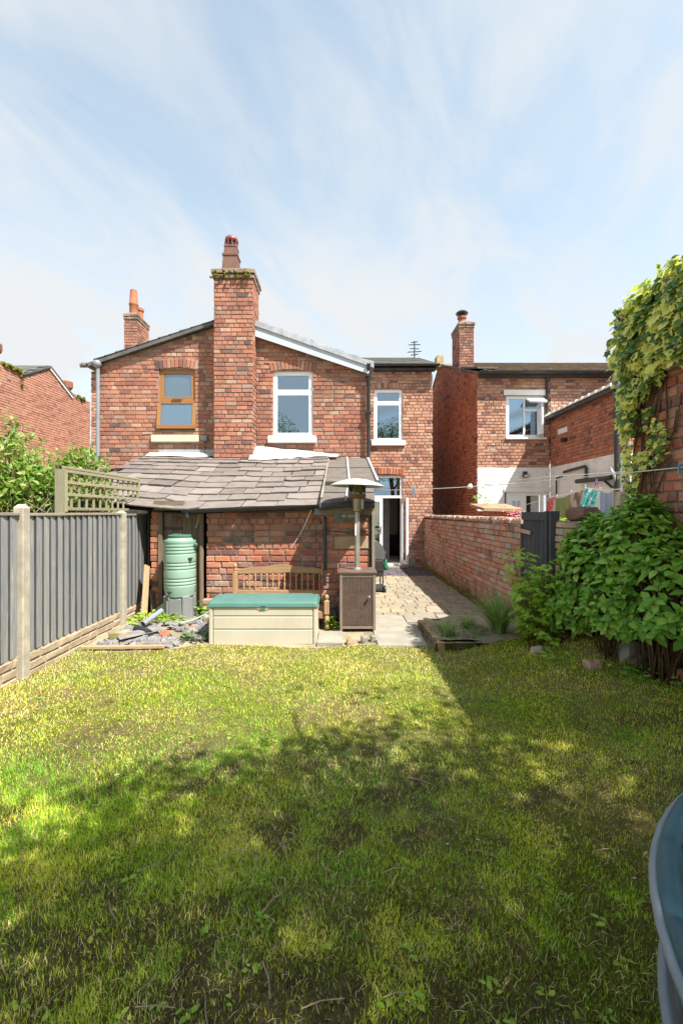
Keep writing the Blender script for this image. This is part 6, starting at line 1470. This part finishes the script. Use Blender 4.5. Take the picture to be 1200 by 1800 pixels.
for k in range(9):
    a = Vector((U(-3.6, -3.2), U(5.0, 5.4), 1.3)); bt.tube([a, a + Vector((U(-.1, .1), U(-.1, .1), .3)), a + Vector((U(-.25, .2), U(-.3, .2), U(.4, .6)))], [.008, .006, .003], 5)
tag(bt.build('dry_branches', m_capwood, None, True), 'bare pale twiggy branches behind the fence beside the trellis post', 'branches')
one('timber_beam', 'dark green horizontal beam behind the fence under the shrubs', 'beam', m_gate, lambda m: m.bar((-6.5, 5.9, 1.72), (-3.3, 5.9, 1.70), .08, .07))
# clumps: strap leaved plant, weeds
def strap_clump(name, label, cat, c, n_, L_, wd, mat, spread=.5, group=None):
    V, T, Rn = [], [], []; b = 0
    for k in range(n_):
        t = U(0, 6.28); l = L_ * U(.6, 1.15); out_ = Vector((math.cos(t), math.sin(t), 0)); sd = Vector((-math.sin(t), math.cos(t), 0)); base = Vector(c) + out_ * U(0, .08); sp_ = spread * U(.2, 1.2); r0 = random.random()
        for q in range(6):
            f_ = q / 5; p = base + out_ * l * sp_ * (f_ ** 1.6) + Zv * l * (f_ - .42 * sp_ * f_ ** 2.6); w_ = wd * (1 - f_ ** 2) * .5 + .0008
            V += [tuple(p - sd * w_), tuple(p + sd * w_)]; Rn += [r0, r0]
            if q < 5: T += [(b + 2 * q, b + 2 * q + 1, b + 2 * q + 3), (b + 2 * q, b + 2 * q + 3, b + 2 * q + 2)]
        b += 12
    o = arr_mesh(name, V, T, mat, None, Rn, None, True); return tag(o, label, cat, group)
strap_clump('strap_leaved_plant', 'grassy clump of long strap leaves in the brick edged bed', 'plant', (1.90, 5.50, .13), 260, .58, .014, m_strap, .8)
strap_clump('grass_tuft', 'arching strap leaved tuft beside the broken bricks at the right edge', 'plant', (2.90, 3.78, .30), 30, .34, .012, m_strap, .9)
def weed(name, label, c, n_, rad, s0, s1, h_, mat=m_weed, kind='ovate', nsing=0, cat='weed', group=None):
    t = thing(name, label, cat, c, group); it = []
    for k in range(n_):
        a = U(0, 6.28); r_ = rad * math.sqrt(random.random()); p = Vector((c[0] + r_ * math.cos(a), c[1] + r_ * math.sin(a), c[2] + h_ * random.random() * (1 - .6 * r_ / rad)))
        it.append((p, (Vector((math.cos(a), math.sin(a), U(-.1, .8)))), (Zv + rv() * .35).normalized(), U(s0, s1)))
    leaves(t, it, kind, mat, nsing, 'leaf'); return t
weed('weed', 'bright green weeds at the foot of the fence behind the grey pipe', (-2.62, 6.28, .08), 170, .30, .04, .075, .16, m_rasp)
weed('weed', 'bright green weeds along the foot of the butt stand', (-2.42, 6.36, .10), 80, .22, .035, .07, .12, m_rasp)
weed('weed', 'leafy weed growing in the dark doorway beside the brick wall', (-2.06, 6.72, .06), 60, .09, .05, .08, .34, m_hyd)
weed('weed', 'pale weeds and grass against the left side of the storage box', (-1.80, 5.62, .03), 90, .16, .04, .09, .10, m_weed, 'long')
weed('weed', 'small green weeds between the bench leg and the heater', (-.10, 6.20, .02), 70, .12, .04, .07, .20, m_rasp)
weed('weed', 'tall thin weed with pale leaves against the garden wall', (2.16, 5.75, .1), 40, .10, .03, .06, .95, m_rasp)
weed('weed', 'tuft of weeds growing on the bunker beside the house corner', (2.92, 9.5, 1.75), 60, .14, .05, .09, .45, m_shrub, 'long')
weed('weed', 'ground hugging weeds below the dark bush at the lawn edge', (2.3, 4.25, .2), 260, .42, .025, .05, .08, m_hyd)
weed('weed', 'low weeds near the broken bricks at the right edge', (2.62, 3.75, .22), 150, .26, .025, .05, .08, m_hyd)
strap_clump('grass_tuft', 'wispy grass tuft at the left corner of the brick edged bed', 'grass tuft', (1.28, 5.45, .12), 90, .24, .008, m_strap, .8); strap_clump('grass_tuft', 'low grass growing along the middle of the brick edged bed', 'grass tuft', (1.6, 5.8, .12), 110, .2, .008, m_strap, .9)
weed('weed', 'grass and dandelion leaves in the brick edged bed', (1.45, 5.6, .13), 260, .34, .03, .06, .07, m_weed, 'long')
weed('weed', 'leafy green plants showing above the wall beside the stone lump', (2.9, 6.4, 1.35), 120, .2, .05, .09, .3, m_rasp)
rock('stone', 'grey mossy stone slab end under the dark bush', 'stone', (2.62, 4.12, .22), (.26, .2, .22), m_slab, 31); rock('stone', 'brown rounded stone at the lawn edge under the bush', 'stone', (2.22, 4.05, .17), (.16, .14, .12), m_sand, 32)
rock('brick', 'pinkish broken brick lying at the foot of the raspberry canes', 'brick', (1.98, 4.62, .14), (.15, .1, .1), m_brick_wall, 33); rock('stone', 'small blue grey stone beside the pink broken brick', 'stone', (2.12, 4.60, .16), (.1, .08, .05), m_lead, 34)
kb = thing('brick_edging', 'mossy remains of brick edging at the right edge of the lawn', 'brick edging', (2.82, 3.72, .15))
for k in range(2):
    for q in range(3): single_brick(kb, m_brick_out, Vector((2.72 + q * .14, 3.78 - .02 * q, .20 + k * .10)), Vector((-1, 0, 0)), Vector((0, -1, 0)), Zv, .13, .12 + U(0, .02), .09)

# ================================================================== LAWN GRASS (uncountable: one mass), litter and weeds in it
def blades(n_, xr, yr, yexp, Lr, wr, flat, seed, keep):
    g = np.random.default_rng(seed)
    u = g.random(n_); y0, y1 = yr; e = 1 - yexp
    y = (y0 ** e + u * (y1 ** e - y0 ** e)) ** (1 / e)
    half = np.minimum(.80 * y + .25, 3.6); x = (g.random(n_) * 2 - 1) * half
    edge = 5.40 + .05 * np.sin(3 * x) - np.where(x < -1.7, .16 * np.minimum(1, np.maximum(0, (-1.7 - x)) * 3), 0) - np.where(x > 1.05, .10, 0) - np.maximum(0, x - 1.9) * .75
    ok = (x > -3.02) & (x < 2.85) & (y < edge + .04 * g.standard_normal(n_)) & (g.random(n_) < keep(x, y))
    x, y = x[ok], y[ok]; m_ = len(x); z = H(x, y) + .008
    a = g.random(m_) * 2 * np.pi; L_ = g.uniform(Lr[0], Lr[1], m_) * (.6 + .8 * fbm(x * 2.1, y * 2.1, 61)); w_ = g.uniform(wr[0], wr[1], m_) * (.55 + .26 * y)
    lean = np.clip(g.normal(flat, .25, m_), .02, 1.5); dx, dy = np.cos(a), np.sin(a); sxv, syv = -dy, dx
    h1 = L_ * .55 * np.cos(lean * .7); r1 = L_ * .55 * np.sin(lean * .7); h2 = h1 + L_ * .5 * np.cos(np.minimum(lean * 1.1, 1.52)); r2 = r1 + L_ * .5 * np.sin(np.minimum(lean * 1.1, 1.52))
    V = np.empty((m_, 5, 3), np.float32)
    for i, (rr, hh_, ww) in enumerate(((0, 0, -1), (0, 0, 1), (r1, h1, -.8), (r1, h1, .8), (r2, h2, 0))):
        V[:, i, 0] = x + dx * rr + sxv * ww * w_ / 2; V[:, i, 1] = y + dy * rr + syv * ww * w_ / 2; V[:, i, 2] = z + hh_
    base = (np.arange(m_) * 5)[:, None]
    T = np.concatenate([base + np.array([[0, 1, 3]]), base + np.array([[0, 3, 2]]), base + np.array([[2, 3, 4]])]).astype(np.int32)
    return V.reshape(-1, 3), T, x, y, g
def grass_mat():
    n = NT('grass_blade'); r = n.attr('rnd')
    c = n.ramp(r, [(0, (.33, .27, .135)), (.10, (.60, .52, .27)), (.2, (.56, .53, .14)), (.3, (.44, .46, .035)), (.5, (.25, .39, .024)), (.75, (.12, .29, .02)), (.85, (.15, .33, .03)), (.9, (.11, .115, .02)), (1, (.065, .055, .018))])
    c = n.mix(1.0, c, (1.66, 1.54, 1.9), 'MULTIPLY')
    t = n.t; n.fin(c, .55, .3); tl = t.nodes.new('ShaderNodeBsdfTranslucent'); n.put(n.mix(1.0, c, (1.15, 1.2, .6), 'MULTIPLY'), tl.inputs[0]); mx = t.nodes.new('ShaderNodeMixShader'); mx.inputs[0].default_value = .42
    t.links.new(n.b.outputs[0], mx.inputs[1]); t.links.new(tl.outputs[0], mx.inputs[2]); t.links.new(mx.outputs[0], t.nodes['Material Output'].inputs['Surface']); return n.m
m_grass = grass_mat()
parts_ = []
def lush(x, y):      # where the grass is thick, as against moss and bare thatch
    b = fbm(x * .9 + 3, y * .9, 71); mid = np.exp(-((y - 3.0) / 1.3) ** 2); return np.clip(.30 + 1.1 * (b - .42) * 2 + .35 * mid - .25 * (y < 1.9), .08, 1) * (1 - .93 * np.clip(bare(x, y), 0, 1))
def dry_sunlit(x, y): return np.clip(.02 + .8 * (fbm(x * .7 + 9, y * .7 + 2, 81) - .45) + .62 * ss(3.5, 4.8, y) * ss(1.4, .9, x) + .38 * ss(-1.0, -2.6, x) * ss(2.2, 3.4, y) + .16 * ss(2.2, 1.4, y), 0, .9)  # straw share: dry patches, plus paler colour put into the sunlit band
V, T, x, y, g = blades(300000, None, (1.15, 5.6), 1.75, (.014, .042), (.0018, .0032), .65, 5, lush)
k_ = g.random(len(x)); r_ = np.where(k_ < dry_sunlit(x, y) * .75, g.uniform(0, .18, len(x)), np.clip(g.normal(.50, .13, len(x)) + .95 * (fbm(x * 1.1, y * 1.3, 91) - .45) + .5 * (fbm(x * 5, y * 5, 92) - .5), .2, .84)); parts_.append((V, T, np.repeat(r_, 5)))
V, T, x, y, g = blades(260000, None, (1.1, 5.6), 1.8, (.010, .026), (.0028, .005), .5, 6, lambda x, y: np.clip(1.05 - .5 * lush(x, y), 0, 1) * (1 - .55 * np.clip(bare(x, y), 0, 1)))     # moss and short new growth
r_ = np.clip(g.normal(.33, .08, len(x)) + .7 * (fbm(x * 1.6, y * 1.6, 93) - .47), .16, .7); r_ = np.where(g.random(len(x)) < .85 * ss(.45, .56, .6 * fbm(x * 1.4 + 8, y * 1.8, 95) + .4 * fbm(x * 6, y * 6, 96) + .09 * ss(2.5, 1.4, y)) * ss(4.2, 2.8, y), g.uniform(.87, 1, len(x)), r_); parts_.append((V, T, np.repeat(r_, 5)))
V, T, x, y, g = blades(24000, None, (1.1, 5.6), 1.1, (.025, .065), (.0014, .0026), 1.45, 7, lambda x, y: np.clip(.18 + 1.3 * dry_sunlit(x, y), 0, 1) * (1 - .75 * np.clip(bare(x, y), 0, 1)))       # dead stalks lying flat
r_ = g.uniform(0, .2, len(x)); parts_.append((V, T, np.repeat(r_, 5)))
off = 0; VV, TT, RR = [], [], []
for V, T, r_ in parts_: VV.append(V); TT.append(T + off); RR.append(r_); off += len(V)
tag(arr_mesh('grass', np.concatenate(VV), np.concatenate(TT), m_grass, None, np.concatenate(RR)), kind='stuff')
it = []
for k in range(90):
    y_ = 1.4 + 3.6 * random.random() ** 1.5; x_ = U(-.72, .72) * y_
    if x_ > 2.4 or x_ < -2.9: continue
    for q in range(random.randint(3, 7)):
        a = U(0, 6.28); it.append((Vector((x_ + U(-.03, .03), y_ + U(-.03, .03), Hf(x_, y_) + U(.015, .03))), Vector((math.cos(a), math.sin(a), U(.0, .3))), (Zv + rv() * .3).normalized(), U(.015, .036)))
t_ = leaves(None, it, 'ovate', m_rasp, 0, 'lawn_weeds')
m = MB(); m2 = MB()
for k in range(240):
    y_ = 1.2 + 4.0 * random.random() ** 1.6; x_ = U(-.75, .75) * y_
    if not -2.9 < x_ < 2.5: continue
    a = U(0, 6.28); L_ = U(.03, .16) * (1 if k % 3 else .4); p = Vector((x_, y_, Hf(x_, y_) + U(.02, .04))); d_ = Vector((math.cos(a), math.sin(a), U(-.1, .25)))
    if k % 3: m.tube([p, p + d_ * L_ * .5 + Vector((U(-.01, .01), U(-.01, .01), .01)), p + d_ * L_], .0022, 4)
    elif random.random() < .3: m2.box(p, (U(.008, .02), U(.005, .012), .003), Matrix.Rotation(a, 3, 'Z') @ Matrix.Rotation(U(-.5, .5), 3, 'X'))
tag(m.build('lawn_twigs', plain('dead_twig', (.40, .32, .21), (.26, .19, .12), 20, .9, .1, 0, rv=.5), None), kind='stuff'); tag(m2.build('fallen_petals', plain('pale_litter', (.5, .46, .40), (.34, .25, .18), 30, .8, .2, 0, rv=.5), None), kind='stuff')

# ================================================================== TREES BEHIND THE CAMERA (mirrored in the windows, shading the near lawn)
def tree(label, base, hgt, crown, rad, nleaf, seed, gaps=.44):
    t = thing('garden_tree', label, 'tree', base); r0 = random.Random(seed); base = Vector(base); c = Vector(crown)
    m = MB(); m.tube([base, base.lerp(c, .35) + Vector((.1, .05, .1)), base.lerp(c, .75), c + Zv * rad[2] * .5], [.17, .13, .09, .03], 10)
    for k in range(12):
        d = Vector((r0.gauss(0, 1), r0.gauss(0, 1), r0.gauss(.3, .6))).normalized(); s_ = base.lerp(c, r0.uniform(.45, .95)); e = c + Vector((d.x * rad[0], d.y * rad[1], d.z * rad[2])) * .8; m.tube([s_, s_.lerp(e, .5) + Zv * .25, e], [.06, .04, .012], 6)
    m.build('trunk', m_bark, t, True)
    g = np.random.default_rng(seed); n_ = nleaf * 4; d = g.standard_normal((n_, 3)); d /= np.linalg.norm(d, axis=1)[:, None]; rr = g.random(n_) ** .45
    p = d * rr[:, None] * np.array(rad) + np.array(c); bl = .5 * fbm(p[:, 0] * 1.1, p[:, 1] * 1.1 + p[:, 2] * .7, seed) + .5 * fbm(p[:, 2] * 1.2 + 4, p[:, 0] * .8 - p[:, 1], seed + 4)
    p = p[bl > gaps + .055 * (p[:, 1] - c[1]) / rad[1]][:nleaf]; n_ = len(p); a = g.random(n_) * 6.283; el = g.uniform(-.9, .6, n_); s_ = g.uniform(.05, .10, n_)
    u = np.stack([np.cos(a) * np.cos(el), np.sin(a) * np.cos(el), np.sin(el)], 1); w = np.cross(u, g.standard_normal((n_, 3))); w /= np.linalg.norm(w, axis=1)[:, None]
    V = np.empty((n_, 4, 3), np.float32); V[:, 0] = p; V[:, 1] = p + u * (s_ * .55)[:, None] + w * (s_ * .42)[:, None]; V[:, 2] = p + u * (s_ * 1.15)[:, None]; V[:, 3] = p + u * (s_ * .55)[:, None] - w * (s_ * .42)[:, None]
    Tq = (np.arange(n_) * 4)[:, None] + np.array([[0, 1, 2, 3]]); o = arr_mesh('crown', V.reshape(-1, 3), Tq, m_treeleaf, t, np.repeat(g.random(n_), 4), kind='stuff')
    return t
tree('broad leafy garden tree behind the viewer shading the near lawn', (3.2, -2.6, 0), 7, (2.9, -.55, 5.2), (3.1, 2.4, 1.9), 15000, 5, .50)
tree('dense leafy tree added unseen behind the viewer to shade the trampoline', (4.6, -2.0, 0), 6, (3.8, -.4, 4.8), (1.9, 1.3, 1.2), 7000, 12, .43)  # added out of view so its crown shades the trampoline and nearby lawn
tree('second leafy tree behind the viewer at the left side', (-4.6, -4.2, 0), 7, (-4.3, -4.0, 5.0), (2.2, 2.2, 2.3), 10000, 8, .42)
